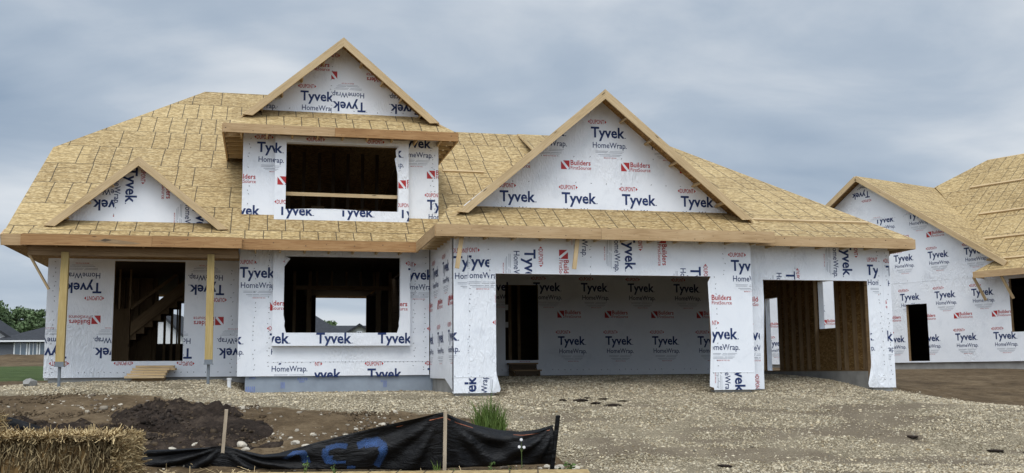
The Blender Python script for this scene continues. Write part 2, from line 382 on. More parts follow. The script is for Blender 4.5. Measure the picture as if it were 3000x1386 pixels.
def ground():
    xs = np.concatenate([[-900, -300, -120, -60, -35], np.arange(-25, -9, 1.0), np.arange(-9, 21, .11), np.arange(21, 40, 1.), [50, 80, 150, 400, 1200]])
    ys = np.concatenate([[-300, -60, -10, 4, 9, 11], np.arange(12.5, 24.5, .10), np.arange(24.5, 36, .35), np.arange(36, 72, 1.2), [80, 100, 150, 300, 700, 1500]])
    X, Y = np.meshgrid(xs, ys)
    Z = gz0(X, Y); g = gravel_mask(X, Y)
    near = (X > -9.5) & (X < 21.5) & (Y > 12) & (Y < 40)
    n1 = np.zeros_like(X); n1[near] = vnoise(X[near], Y[near], .8, 1)*.035+vnoise(X[near], Y[near], 2.6, 5)*.026
    Z = Z+n1*(1-.55*g)
    Z += np.where((Y > 36) & (X < -6), 1, 0)*vnoise(X, Y, .25, 8)*.10
    grass = np.clip(.5+(Y-33.5)*.3, 0, 1)*np.clip(.5+(-5.8-X)*.8, 0, 1)*np.clip(.5+(49-Y)*.2, 0, 1)
    far = (Y > 70)*1.0; grass = np.maximum(grass, far)
    mud = np.zeros_like(X); mud[near] = mud_mask(X[near], Y[near])
    V = np.stack([X, Y, Z], -1).reshape(-1, 3); nx = len(xs)
    i = np.arange((len(ys)-1)*(nx-1)); r, c = i//(nx-1), i % (nx-1); a = r*nx+c
    F = np.stack([a, a+1, a+nx+1, a+nx], 1)
    ob = arr_mesh('ground', V, F, 'ground', smooth=True)
    at = ob.data.color_attributes.new('mask', 'FLOAT_COLOR', 'POINT')
    at.data.foreach_set('color', np.stack([g, grass, mud, np.ones_like(g)], -1).astype(np.float32).ravel())
    ob['kind'] = 'structure'; return ob
ground()

def stones(name, X, Y, size, tone, zoff=0., flat_=.55):
    """one mesh of many small angular stones"""
    n = len(X); cube = np.array([(-1, -1, -1), (1, -1, -1), (1, 1, -1), (-1, 1, -1), (-1, -1, 1), (1, -1, 1), (1, 1, 1), (-1, 1, 1)], float)/1.5
    V = cube[None]+RNG.uniform(-.32, .32, (n, 8, 3))
    V[:, 4:, :2] *= .72
    V *= size[:, None, None]*np.stack([RNG.uniform(.8, 1.5, n), RNG.uniform(.7, 1.1, n), np.full(n, flat_)*RNG.uniform(.7, 1.3, n)], 1)[:, None, :]
    a = RNG.uniform(0, 6.28, n); ti = RNG.normal(0, .35, n)
    x, y, z = V[..., 0].copy(), V[..., 1].copy(), V[..., 2].copy()
    y, z = y*np.cos(ti)[:, None]-z*np.sin(ti)[:, None], y*np.sin(ti)[:, None]+z*np.cos(ti)[:, None]
    V[..., 0] = x*np.cos(a)[:, None]-y*np.sin(a)[:, None]+X[:, None]; V[..., 1] = x*np.sin(a)[:, None]+y*np.cos(a)[:, None]+Y[:, None]
    V[..., 2] = z+(gz0(X, Y)+zoff+size*.1)[:, None]
    q = np.array([(0, 3, 2, 1), (4, 5, 6, 7), (0, 1, 5, 4), (1, 2, 6, 5), (2, 3, 7, 6), (3, 0, 4, 7)])
    F = (np.arange(n)[:, None, None]*8+q[None]).reshape(-1, 4)
    ob = arr_mesh(name, V.reshape(-1, 3), F, 'stone', np.repeat(tone, 8, 0)); ob['kind'] = 'stuff'; return ob
def gravel():
    n = 520000
    Y = 14.6+(RNG.random(n)**1.15)*14.6; X = RNG.uniform(-7, 24, n)
    g = gravel_mask(X, Y)
    g = g+np.array([noise.fractal(Vector((x*1.1, y*1.1, 30)), .8, 2., 3) for x, y in zip(X, Y)])*.30
    mud = mud_mask(X, Y)
    keep = (RNG.random(n) < np.clip((g-.34)*3, 0, 1)*.80*(1-mud)) & (X < 5.5+Y*.62)
    keep &= ~((X > -4.9) & (Y > 26.4) & (X < 3.9))
    X, Y = X[keep], Y[keep]; n = len(X)
    size = np.clip(RNG.lognormal(-4.42, .43, n), .007, .045)
    t = RNG.random((n, 1)); warm = RNG.normal(0, .03, (n, 1))
    tone = np.array([[.19, .148, .092]])*(1-t)+np.array([[.65, .565, .41]])*t+warm*np.array([[1, .6, .1]])
    return stones('gravel', X, Y, size, np.clip(tone, .03, .85))
gravel()
def dirt_stones():
    n = 10000; X = RNG.uniform(-7, 5, n); Y = RNG.uniform(15.6, 24, n)
    cl = np.array([noise.noise(Vector((x*.8, y*.9, 9))) for x, y in zip(X, Y)])
    k = (gravel_mask(X, Y) < .55) & (RNG.random(n) < np.clip(.22+cl*1.1, .03, 1)); X, Y = X[k], Y[k]; n = len(X)
    size = np.clip(RNG.lognormal(-3.95, .5, n), .010, .08); t = RNG.random((n, 1))**1.6
    tone = np.array([[.10, .075, .052]])*(1-t)+np.array([[.56, .50, .40]])*t
    o = stones('dirt_pebbles', X, Y, size, tone)
dirt_stones()
def clods():
    n = 60000; X = RNG.uniform(-8, 5.2, n); Y = 15.2+RNG.random(n)**1.2*8.6; cl = np.array([noise.noise(Vector((x*.7, y*1.1, 19))) for x, y in zip(X, Y)])
    dark = np.exp(-(((X+1.5)/.95)**2+((Y-19.5)/.9)**2)**2)+.8*np.exp(-(((X+.9)/1.1)**2+((Y-18.3)/1.0)**2)**2)+.7*np.exp(-(((X+3.6)/1.4)**2+((Y-18.4)/.9)**2)**2)
    dark = dark*np.clip(.75+cl*1.6, .1, 1.3)
    k = (gravel_mask(X, Y) < .5) & (RNG.random(n) < np.clip(.10+cl*.9+dark, 0, 1)); X, Y, dark = X[k], Y[k], dark[k]; n = len(X)
    size = np.clip(RNG.lognormal(-4.15, .5, n)*(1+.35*dark), .007, .06); t = RNG.random((n, 1)); d = np.clip(dark, 0, 1)[:, None]
    tone = (np.array([[.050, .034, .019]])*(1-t)+np.array([[.16, .114, .068]])*t)*(1-d)+d*(np.array([[.014, .010, .008]])*(1-t)+np.array([[.055, .041, .031]])*t)
    hz = np.array([heap_h(x, y) for x, y in zip(X, Y)])
    stones('soil_clods', X, Y, size, tone, hz, .75)
HEAPS = [(-1.5, 19.5, 1.05, 1.0, .19, 2.), (-.8, 18.5, 1.05, 1.1, .10, 5.), (-3.6, 18.5, 1.3, .9, .14, 8.)]
def heap_h(wx, wy):
    h = 0.
    for cx, cy, rx, ry, hh, seed in HEAPS:
        x, y = (wx-cx)/rx, (wy-cy)/ry; r = math.hypot(x, y)
        if r > 1.3: continue
        k = max(0, 1-r+.6*noise.noise(Vector((x*2.1, y*2.1, seed)))); lump = noise.fractal(Vector((wx*4.5, wy*4.5, seed)), .65, 2.3, 5)
        h = max(h, hh*min(1, k*2.2)**.7*(1+.62*lump))
    return h
clods()

# ------------------------------------------------------------------ printed wrap
def font_tris(txt, bold=0.0):
    cu = bpy.data.curves.new('t', 'FONT'); cu.body = txt; cu.size = 1; cu.offset = bold; cu.resolution_u = 2
    ob = bpy.data.objects.new('t', cu); C.objects.link(ob); bpy.context.view_layer.update()
    me = bpy.data.meshes.new_from_object(ob.evaluated_get(bpy.context.evaluated_depsgraph_get()))
    me.calc_loop_triangles(); V = [(v.co.x, v.co.y) for v in me.vertices]; T = [tuple(V[i] for i in t.vertices) for t in me.loop_triangles]
    bpy.data.objects.remove(ob); bpy.data.curves.remove(cu); bpy.data.meshes.remove(me)
    xs = [p[0] for t in T for p in t]; ys = [p[1] for t in T for p in t]
    return T, min(xs), max(xs), min(ys), max(ys)
FT = {}
def text(txt, x, y, width, cap, bold=0.0, capch='H'):
    """triangles of txt: left edge x, baseline y, given width and capital height"""
    if (txt, bold) not in FT: FT[(txt, bold)] = font_tris(txt, bold)
    if ('H', bold) not in FT: FT[('H', bold)] = font_tris('H', bold)
    T, x0, x1, _, _ = FT[(txt, bold)]; ch = FT[('H', bold)][4]; b = FT[('H', bold)][3]
    sx = width/(x1-x0); sy = cap/(ch-b)
    return [tuple((x+(px-x0)*sx, y+(py-b)*sy) for px, py in t) for t in T]
def rect(x0, y0, x1, y1): return [((x0, y0), (x1, y0), (x1, y1)), ((x0, y0), (x1, y1), (x0, y1))]
CELL = None
def cell():
    E = []
    E.append(('navy', text('Tyvek', 0, 0, .81, .25, .025)+rect(.815, 0, .835, .02)))
    E.append(('red', text('DUPONT', -.01, .315, .33, .10, .011)+[((-.025, .325), (-.025, .405), (-.068, .365)), ((.335, .325), (.378, .365), (.335, .405))]))
    E.append(('navy', text('HomeWrap', .04, -.235, .78, .13, .008)+rect(.825, -.235, .845, -.215)))
    E.append(('grey', rect(.10, -.315, .40, -.305)+rect(.44, -.315, .78, -.307)+rect(.10, -.345, .38, -.335)+rect(.42, -.347, .74, -.337)+rect(.16, -.395, .46, -.383)+rect(.48, -.395, .72, -.383)+rect(.20, -.425, .68, -.417)))
    E.append(('red', text('MADE IN THE USA', .30, -.475, .30, .026, .006)))
    return E
def bfs():
    E = []; x = 0
    E.append(('red', [((.0, 0), (.145, 0), (0, .185)), ((.05, .20), (.20, .02), (.20, .20))]))
    E.append(('navy', [((.17, 0), (.20, 0), (.20, .03))]))
    E.append(('red', text('Builders', .225, .10, .47, .115, .016)+text('FirstSource', .225, 0, .48, .08, .006)))
    return E
def clip_poly(P, R):
    # Sutherland-Hodgman; R convex, counter-clockwise
    for i in range(len(R)):
        a, b = R[i], R[(i+1) % len(R)]; ex, ey = b[0]-a[0], b[1]-a[1]; Q = []
        sd = [ex*(p[1]-a[1])-ey*(p[0]-a[0]) for p in P]
        if min(sd) >= 0: continue
        if max(sd) <= 0: return []
        for j in range(len(P)):
            p, q, s, t = P[j], P[(j+1) % len(P)], sd[j], sd[(j+1) % len(P)]
            if s >= 0: Q.append(p)
            if (s > 0 > t) or (s < 0 < t):
                k = s/(s-t); Q.append((p[0]+(q[0]-p[0])*k, p[1]+(q[1]-p[1])*k))
        P = Q
        if len(P) < 3: return []
    return P
def rects_minus(r, holes):
    out = [r]
    for h in holes:
        nxt = []
        for (a, b, c, d) in out:
            if h[0] >= c or h[2] <= a or h[1] >= d or h[3] <= b: nxt.append((a, b, c, d)); continue
            if h[0] > a: nxt.append((a, b, h[0], d))
            if h[2] < c: nxt.append((h[2], b, c, d))
            a2, c2 = max(a, h[0]), min(c, h[2])
            if h[1] > b: nxt.append((a2, b, c2, h[1]))
            if h[3] < d: nxt.append((a2, h[3], c2, d))
        out = nxt
    return out
class Wall:
    """a vertical panel: point = O + u*U + z*Z, N points outwards"""
    def __init__(s, O, U, N): s.O, s.U, s.N = Vector(O), Vector(U), Vector(N); s.mb = MB()
    def P(s, u, z, n=0.): return s.O+s.U*u+Vector((0, 0, z))+s.N*n
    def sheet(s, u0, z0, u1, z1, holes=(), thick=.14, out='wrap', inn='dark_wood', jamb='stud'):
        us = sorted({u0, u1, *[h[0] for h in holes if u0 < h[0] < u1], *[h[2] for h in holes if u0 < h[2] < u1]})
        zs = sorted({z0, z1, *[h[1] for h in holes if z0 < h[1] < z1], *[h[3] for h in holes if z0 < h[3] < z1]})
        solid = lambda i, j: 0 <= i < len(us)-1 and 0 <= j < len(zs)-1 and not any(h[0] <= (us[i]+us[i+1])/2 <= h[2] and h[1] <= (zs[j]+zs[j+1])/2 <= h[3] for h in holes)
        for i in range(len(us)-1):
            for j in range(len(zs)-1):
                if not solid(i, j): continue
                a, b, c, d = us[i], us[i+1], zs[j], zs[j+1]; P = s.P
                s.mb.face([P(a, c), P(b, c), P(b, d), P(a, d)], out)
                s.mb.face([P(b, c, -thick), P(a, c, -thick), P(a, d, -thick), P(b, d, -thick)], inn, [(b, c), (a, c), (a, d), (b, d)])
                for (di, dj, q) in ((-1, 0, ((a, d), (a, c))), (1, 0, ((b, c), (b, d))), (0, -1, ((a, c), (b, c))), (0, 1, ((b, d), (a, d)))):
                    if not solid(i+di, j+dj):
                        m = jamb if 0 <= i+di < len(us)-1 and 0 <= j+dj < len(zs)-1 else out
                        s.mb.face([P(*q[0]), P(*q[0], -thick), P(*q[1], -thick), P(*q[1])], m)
    def poly(s, pts, thick=.1, out='wrap', inn='dark_wood'):
        s.mb.prism([s.P(*p) for p in pts], -s.N*thick, out, out, inn)
    def print_(s, sheets, holes=(), region=None, lift=.004, logo=()):
        """region: optional convex polygon; sheets: anchor u,z, rotation, clip rectangle"""
        global CELL
        if CELL is None: CELL = (cell(), bfs())
        for si, (au, az, rot, r0, r1, r2, r3) in enumerate(sheets):
            rot = int(rot); lj = logo[si] if si < len(logo) else None; r = math.radians(rot); cs, sn = round(math.cos(r), 6), round(math.sin(r), 6)
            regs = rects_minus((r0, r1, r2, r3), holes)
            polys = [[(a, b), (c, b), (c, d), (a, d)] for (a, b, c, d) in regs]
            if region: polys = [q for q in (clip_poly(p, region) for p in polys) if q]
            B = [(min(p[0] for p in q), min(p[1] for p in q), max(p[0] for p in q), max(p[1] for p in q)) for q in polys]
            for j in range(-5, 6):
                for i in range(-6, 7):
                    for kind in (0, 1):
                        if kind and j != lj: continue
                        ox = i*1.42+(.71 if j % 2 else 0)+(.70 if kind else 0)
                        if kind: ox = i*1.42+(.71 if j % 2 else 0)-.005
                        oy = j*1.53/1.0 if not kind else j*1.53+.775
                        # quick reject
                        cxm, cym = ox+.4, oy-.05
                        wx, wy = au+cs*cxm-sn*cym, az+sn*cxm+cs*cym
                        if wx < r0-.9 or wx > r2+.9 or wy < r1-.9 or wy > r3+.9: continue
                        for mat, tris in CELL[kind]:
                            for t in tris:
                                w_ = [(au+cs*(x+ox)-sn*(y+oy), az+sn*(x+ox)+cs*(y+oy)) for x, y in t]
                                if (w_[1][0]-w_[0][0])*(w_[2][1]-w_[0][1])-(w_[1][1]-w_[0][1])*(w_[2][0]-w_[0][0]) < 0: w_ = w_[::-1]
                                x0, x1 = min(p[0] for p in w_), max(p[0] for p in w_); y0, y1 = min(p[1] for p in w_), max(p[1] for p in w_)
                                for q, b in zip(polys, B):
                                    if x1 < b[0] or x0 > b[2] or y1 < b[1] or y0 > b[3]: continue
                                    c = clip_poly(w_, q)
                                    if c: s.mb.face([s.P(*p, lift) for p in c], mat)
    def staples(s, u0, z0, u1, z1, step=.11, jit=.03, both=True):
        n = max(1, int(math.hypot(u1-u0, z1-z0)/step))
        for i in range(n+1):
            k = i/n; u = u0+(u1-u0)*k+random.uniform(-jit, jit); z = z0+(z1-z0)*k+random.uniform(-jit, jit)
            if random.random() < .2: continue
            a = random.uniform(0, 3.14); l, h = .016, .006; c_, s_ = math.cos(a), math.sin(a)
            s.mb.face([s.P(u+c_*x-s_*y, z+s_*x+c_*y, .005) for x, y in ((-l, -h), (l, -h), (l, h), (-l, h))], 'staple')
    def seam(s, u0, z0, u1, z1, wd=.012):
        d = Vector((u1-u0, z1-z0)); n = Vector((-d.y, d.x)).normalized()*wd/2
        # the free edge of an overlapping sheet: a thin raised lip
        P = [(u0-n.x, z0-n.y), (u1-n.x, z1-n.y), (u1+n.x, z1+n.y), (u0+n.x, z0+n.y)]
        s.mb.prism([s.P(*p, .0065) for p in P], -s.N*.006, 'wrap')
    def build(s, name, parent): return s.mb.build(name, parent)

# ------------------------------------------------------------------ the main house
house = thing('house_under_construction', (4.5, 26, 1.2), 'large two storey house wrapped in white printed sheeting with bare sheathing roof and open garage', 'house')
FW = ((1, 0, 0), (0, -1, 0))
GAR = [(3.87,3.74,0,3.88,1.45,4.17,4.45),(4.07,3.76,0,4.18,1.44,4.65,4.46),(4.07,3.76,0,4.67,1.44,4.78,3.62),(4.36,0.66,90,3.87,1.13,4.80,1.44),
 (5.42,4.16,-90,4.67,3.64,6.92,4.47),(7.69,4.55,-90,6.94,3.63,10.01,4.52),(10.20,3.76,0,10.05,1.50,10.68,4.59),(10.20,3.76,0,9.70,1.51,10.04,3.62),(10.20,1.87,-90,9.70,1.12,10.68,1.50)]
THIRD = [(10.47,2.22,0,10.81,1.45,10.99,3.58),(10.52,1.40,-90,10.73,1.13,11.04,1.45),(11.70,5.22,-90,10.85,3.61,11.93,4.39),(13.16,4.52,-90,11.97,3.63,13.76,4.41),(13.76,3.74,0,13.80,1.77,14.08,4.44),(13.58,2.19,0,14.24,1.49,14.38,4.45)]
CENT = [(-0.56,3.76,0,-0.55,1.48,0.22,4.39),(0.17,1.84,0,0.20,1.49,1.19,1.80),(2.40,1.41,0,1.18,1.47,3.88,1.83),(3.16,3.76,0,3.39,1.83,3.88,4.46)]
CBOX = [(1.20,2.24,0,0.2,2.19,3.38,4.37)]
SIDE = [(-23.17,3.74,0,-25.0,1.42,-21.83,4.83)]
PORCH = [(-3.75,3.73,180,-4.95,1.50,-3.48,4.34),(-0.94,3.71,180,-1.85,1.49,-0.56,4.40),(-3.75,3.73,180,-3.47,1.49,-1.86,1.87)]
DORM = [(-0.23,6.78,0,-0.55,5.22,0.21,7.21),(3.13,7.03,0,3.38,5.22,4.12,7.29)]
DBOX = [(0.97,6.73,0,0.18,5.46,3.36,7.17),(0.28,5.25,0,0.18,5.12,3.37,5.45)]
DGAB = [(0.77,8.19,0,-0.80,7.64,1.53,9.58),(2.36,8.21,180,1.51,7.77,4.28,9.73)]
GGAB = [(7.14,6.81,0,3.70,5.06,11.15,7.91)]
PGAB = [(-2.94,5.44,180,-4.53,4.79,-3.29,6.43),(-3.07,6.19,-90,-3.36,4.84,-0.79,6.47)]
NEI = [(-0.23,2.52,0,-3.21,1.64,2.60,4.78),(-2.54,5.51,0,-5.30,4.36,2.80,7.83),(-3.44,8.35,180,-5.21,7.21,-0.27,9.45)]
GBACK = [(8.88,3.83,0,6.27,1.45,13.01,4.42)]

# garage front
wl = Wall((0, 21.8, 0), *FW); hg = [(4.79, 0, 9.70, 3.63)]
wl.sheet(3.88, 1.12, 10.69, 4.62, hg); wl.print_(GAR, hg, logo=(-1,-1,-1,None,0,0,-1,-1,None))
for a in ((4.22, 1.2, 4.22, 4.4), (4.65, 3.7, 4.65, 4.4), (6.92, 3.66, 6.92, 4.4), (10.04, 3.66, 10.04, 4.4), (9.8, 1.2, 9.8, 3.6)): wl.staples(*a)
for a in ((3.9, 1.46, 4.78, 1.46), (9.7, 1.5, 10.66, 1.5)): wl.staples(*a, .16, .01)
wl.seam(4.2, 1.15, 4.2, 4.45); wl.seam(6.93, 3.64, 6.93, 4.5); wl.seam(10.03, 3.64, 10.03, 4.5); wl.seam(3.89, 1.45, 4.78, 1.46)
wl.seam(9.71, 1.51, 10.68, 1.50); wl.build('wrapped_wall', house)
# third bay front
wl = Wall((0, 22.1, 0), *FW); ht = [(11.06, 0, 13.78, 3.60)]
wl.sheet(10.70, 1.12, 14.40, 4.62, ht); wl.print_(THIRD, ht, logo=(0,None,0,None,None,0))
for a in ((10.75, 1.2, 10.75, 4.4), (14.1, 1.3, 14.1, 4.4), (14.3, 1.3, 14.3, 4.4), (11.95, 3.64, 11.95, 4.4)): wl.staples(*a)
wl.seam(14.2, 1.15, 14.2, 4.45); wl.seam(11.95, 3.62, 11.95, 4.45); wl.build('wrapped_wall', house)
# garage left side
wl = Wall((3.88, 0, 0), (0, -1, 0), (-1, 0, 0)); wl.sheet(-24.99, 1.42, -21.81, 4.62); wl.print_(SIDE, logo=(-1,))
wl.staples(-24.8, 1.5, -24.8, 4.3); wl.staples(-22.0, 1.3, -22.0, 4.3)
wl.poly([(-22.9, 1.42), (-21.81, 1.14), (-21.81, 1.42)], .02)
wl.build('wrapped_wall', house)
# central wall with window
wl = Wall((0, 25, 0), *FW); hc = [(.44, 2.48, 3.16, 4.29)]
wl.sheet(-.56, 1.50, 3.86, 4.62, hc); wl.print_(CENT, [(.2, 2.19, 3.39, 4.5)], logo=(-1,None,None,-1))
for a in ((-.2, 1.55, -.2, 4.3), (.12, 1.6, .12, 4.3), (3.5, 1.6, 3.5, 4.3), (3.75, 1.6, 3.75, 4.3)): wl.staples(*a)
wl.staples(.25, 1.82, 3.8, 1.82, .09, .015); wl.seam(-.25, 1.5, -.25, 4.4); wl.seam(.2, 1.83, 3.85, 1.83)
wl.build('wrapped_wall', house)
def surround(Y, u0, z0, u1, z1, hole, sheets, depth, logo):
    wl = Wall((0, Y, 0), *FW); wl.sheet(u0, z0, u1, z1, hole, depth, 'wrap', 'wrap', 'wrap'); wl.print_(sheets, hole, logo=logo); return wl
surround(24.85, .2, 2.19, 3.385, 4.40, [(.45, 2.49, 3.14, 4.27)], CBOX, .146, (0,)).build('window_surround', house)
surround(25.05, .19, 5.13, 3.36, 7.15, [(.45, 5.40, 3.11, 7.01)], DBOX, .196, (-1, None)).build('window_surround', house)
# porch wall with door opening
wl = Wall((0, 26.5, 0), *FW); hp = [(-3.47, 1.88, -1.86, 4.26)]
wl.sheet(-4.95, 1.50, -.45, 4.62, hp); wl.print_(PORCH, hp, logo=(0,0,0)); wl.staples(-4.8, 1.6, -4.8, 4.2); wl.staples(-.75, 1.6, -.75, 4.2); wl.staples(-4.9, 1.62, -.6, 1.60, .14, .01)
wl.seam(-1.3, 1.52, -1.3, 4.2); wl.build('wrapped_wall', house)
# return wall beside the porch, left end, right end, rear
wl = Wall((-.56, 0, 0), (0, -1, 0), (-1, 0, 0)); wl.sheet(-26.35, 1.5, -25.01, 4.6); wl.build('wrapped_wall', house)
wl = Wall((-4.95, 0, 0), (0, -1, 0), (-1, 0, 0)); wl.sheet(-41, 1.45, -26.65, 4.5, [(-31.6, 2.5, -29.2, 4.3), (-38.5, 2.5, -36.5, 4.3)])  # side openings added out of view to let light onto the stairs
wl.poly([(-41, 4.5), (-26.65, 4.5), (-26.65, 6.1), (-28.45, 7.30), (-37.1, 7.30), (-41, 4.85)]); wl.build('wrapped_wall', house)
# right side wall of the third bay: door and window openings
wl = Wall((14.38, 0, 0), (0, 1, 0), (1, 0, 0)); wl.sheet(22.26, 1.48, 28.98, 4.6, [(27.25, 1.52, 28.2, 3.6), (24.2, 2.60, 25.16, 3.84)], .15, 'wrap', 'osb_inside', 'wrap'); wl.build('wrapped_wall', house)
wl = Wall((14.38, 0, 0), (0, 1, 0), (1, 0, 0)); wl.sheet(29.1, 1.45, 41, 4.6); wl.build('wrapped_wall', house)
wl = Wall((0, 41, 0), (-1, 0, 0), (0, 1, 0)); wl.sheet(-14.38, 1.2, 4.95, 4.6, [(-3.86, 3.09, -1.94, 4.5), (2.87, 2.69, 3.78, 4.5)]); wl.build('wrapped_wall', house)
# garage rear wall with printed wrap and doorway
wl = Wall((0, 29, 0), *FW); hb = [(6.64, 1.88, 7.60, 4.0)]
wl.sheet(3.9, 1.45, 14.37, 4.6, hb); wl.print_(GBACK, hb, logo=(-1,)); wl.staples(6, 1.62, 14, 1.58, .18, .01); wl.build('wrapped_wall', house)
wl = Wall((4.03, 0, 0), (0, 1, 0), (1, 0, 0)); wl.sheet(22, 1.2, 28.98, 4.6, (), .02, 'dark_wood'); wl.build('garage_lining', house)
# studs on the right garage wall
b = MB(); b.box((14.08, 22.3, 1.48), (14.225, 28.9, 1.53), 'stud'); b.build('sill_plate', house)
for y in (22.5, 22.95, 23.35, 23.8, 24.15, 25.2, 25.65, 26.05, 26.45, 26.85, 27.2, 28.25, 28.7):
    b = MB(); b.box((14.12, y, 1.53), (14.225, y+.04, 4.45), 'stud'); b.build('stud', house)
# foundations
b = MB(); b.box((-.38, 25.06, .7), (3.95, 25.3, 1.52), 'foam')
for (x, z, sx, sz) in ((-.36, 1.14, .22, .13), (-.28, 1.44, .14, .05), (.42, 1.22, .1, .14), (.80, 1.40, .24, .06), (.84, 1.35, .12, .04), (2.78, 1.22, .09, .16), (2.72, 1.34, .05, .05)):
    for k in range(5):
        a = x+sx*k/5; b.face([(a, 25.056, z), (a+sx*.11, 25.056, z), (a+sx*.14, 25.056, z+sz), (a+sx*.02, 25.056, z+sz)], 'bluemark')
b.build('foundation', house)
b = MB(); b.box((3.95, 21.95, .6), (4.15, 25.05, 1.44), 'conc'); b.build('foundation', house)
b = MB(); b.box((9.74, 21.86, .6), (10.62, 22.05, 1.16), 'conc'); b.box((10.63, 22.15, .6), (11.02, 22.35, 1.16), 'conc'); b.build('foundation', house)
b = MB(); b.box((3.92, 21.86, .6), (4.76, 22.1, 1.14), 'conc'); b.build('foundation', house)
b = MB(); b.box((13.82, 22.15, .6), (14.34, 28.95, 1.50), 'conc'); b.build('foundation', house)
b = MB(); b.box((-4.85, 26.56, .7), (-.4, 41, 1.52), 'conc'); b.box((3.9, 29.06, .7), (14.3, 29.3, 1.47), 'conc'); b.build('foundation', house)
# floors
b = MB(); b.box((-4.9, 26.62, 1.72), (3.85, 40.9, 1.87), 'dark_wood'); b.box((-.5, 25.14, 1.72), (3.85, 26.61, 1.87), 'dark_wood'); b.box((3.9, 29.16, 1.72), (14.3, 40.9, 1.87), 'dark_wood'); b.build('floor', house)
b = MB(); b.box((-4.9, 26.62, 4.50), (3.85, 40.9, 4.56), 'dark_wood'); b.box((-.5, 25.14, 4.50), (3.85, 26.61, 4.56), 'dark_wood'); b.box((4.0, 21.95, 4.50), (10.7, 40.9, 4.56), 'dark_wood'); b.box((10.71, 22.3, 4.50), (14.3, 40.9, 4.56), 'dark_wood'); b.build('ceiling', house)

# ---- roofs
def roof(name, polys, thick=.035, mat='osb', parent=house):
    b = MB()
    for poly in polys:
        P = [Vector(p) for p in poly]; n = Vector((0, 0, 0))
        for i in range(len(P)):
            a, c = P[i], P[(i+1) % len(P)]; n += Vector(((a.y-c.y)*(a.z+c.z), (a.z-c.z)*(a.x+c.x), (a.x-c.x)*(a.y+c.y)))
        n.normalize()
        if n.z < 0: P.reverse(); n = -n
        h = Vector((0, 0, 1)).cross(n); h = h.normalized() if h.length > 1e-4 else Vector((1, 0, 0)); up = n.cross(h)
        b.prism(P, -n*thick, mat, 'lumber' if mat == 'osb' else mat, 'osb_inside' if mat == 'osb' else mat, lambda p: (p.dot(h), p.dot(up)))  # sheathing underside in a darker tone, the roof's shade put into its colour
    return b.build(name, parent)
pm = lambda y: 4.57+.65*(y-24.16)
def MP(x, y): return (x, y, pm(y))
left = [MP(-5.45, 24.16), MP(-.52, 24.16), MP(-.52, 32.74), MP(-1.88, 32.74), (-5.33, 28.45, pm(28.45))]
right = [MP(4.08, 24.16), MP(10.8, 24.16), MP(11.8, 30.54), MP(4.08, 30.54)]
low = [MP(-.52, 24.16), MP(4.08, 24.16), MP(4.08, 25.27), MP(-.52, 25.27)]
top = [MP(-.52, 31.2), MP(2.75, 31.2), MP(1.7, 32.74), MP(-.52, 32.74)]
roof('roof_slope', [left, right, low, top])
zr = pm(30.54); zh = pm(32.74)
roof('roof_slope', [[(-5.33, 28.45, pm(28.45)), (-1.88, 32.74, zh), (-5.33, 37.03, pm(28.45))]])
roof('roof_slope', [[(-5.45, 41.6, 4.5), (3.2, 41.6, 4.5), (1.7, 32.75, zh), (-1.88, 32.75, zh), (-5.33, 37.03, pm(28.45))]])
roof('roof_slope', [[(1.72, 32.74, zh), (2.75, 31.2, pm(31.2)), (4.08, 30.56, zr), (3.2, 41.6, 4.5)], [(3.2, 41.6, 4.5), (4.08, 30.56, zr), (11.8, 30.56, zr), (14.77, 41.6, 4.5)]])
p2 = lambda y: 4.56+(zr+.02-4.56)/(30.54-21.65)*(y-21.65)
roof('roof_slope', [[(7.4, 21.65, 4.56), (14.77, 21.65, 4.56), (11.82, 30.54, p2(30.54)), (7.4, 30.54, p2(30.54))]])
roof('roof_slope', [[(14.78, 21.65, 4.56), (14.78, 41.6, 4.5), (11.83, 30.54, p2(30.54))]])
# garage gable roof
roof('roof_slope', [[(7.31, 21.8, 7.77), (7.35, 29.3, 7.80), (3.55, 24.12, 4.56), (3.47, 21.75, 4.56), (3.96, 21.8, 4.92)]])
roof('roof_slope', [[(7.31, 21.8, 7.77), (10.75, 21.8, 4.92), (10.98, 21.95, 4.75), (7.35, 29.3, 7.80)]])
roof('roof_slope', [[(3.45, 21.35, 4.60), (11.04, 21.35, 4.60), (11.04, 21.75, 4.84), (10.6, 22.37, 5.17), (3.9, 22.37, 5.17)]])
# dormer gable roof
roof('roof_slope', [[(1.76, 25.05, 9.63), (1.76, 32.1, 9.64), (-.98, 28.38, 7.30), (-.98, 24.9, 7.30), (-.58, 25.05, 7.61)]])
roof('roof_slope', [[(1.76, 25.05, 9.63), (4.11, 25.05, 7.61), (4.48, 24.9, 7.33), (4.48, 28.4, 7.33), (1.76, 32.1, 9.64)]])
roof('roof_slope', [[(-.98, 24.65, 7.31), (4.48, 24.65, 7.31), (3.85, 25.67, 7.92), (-.28, 25.67, 7.92)]])
# porch gable roof
roof('roof_slope', [[(-2.77, 24.31, 6.36), (-2.77, 26.93, 6.37), (-4.90, 24.5, 4.60), (-4.67, 24.31, 4.77)]])
roof('roof_slope', [[(-2.77, 24.31, 6.36), (-.81, 24.31, 4.77), (-.6, 24.5, 4.60), (-2.77, 26.93, 6.37)]])
roof('roof_slope', [[(-5.03, 24.0, 4.57), (-.50, 24.0, 4.57), (-.9, 24.67, 4.97), (-4.6, 24.67, 4.97)]])
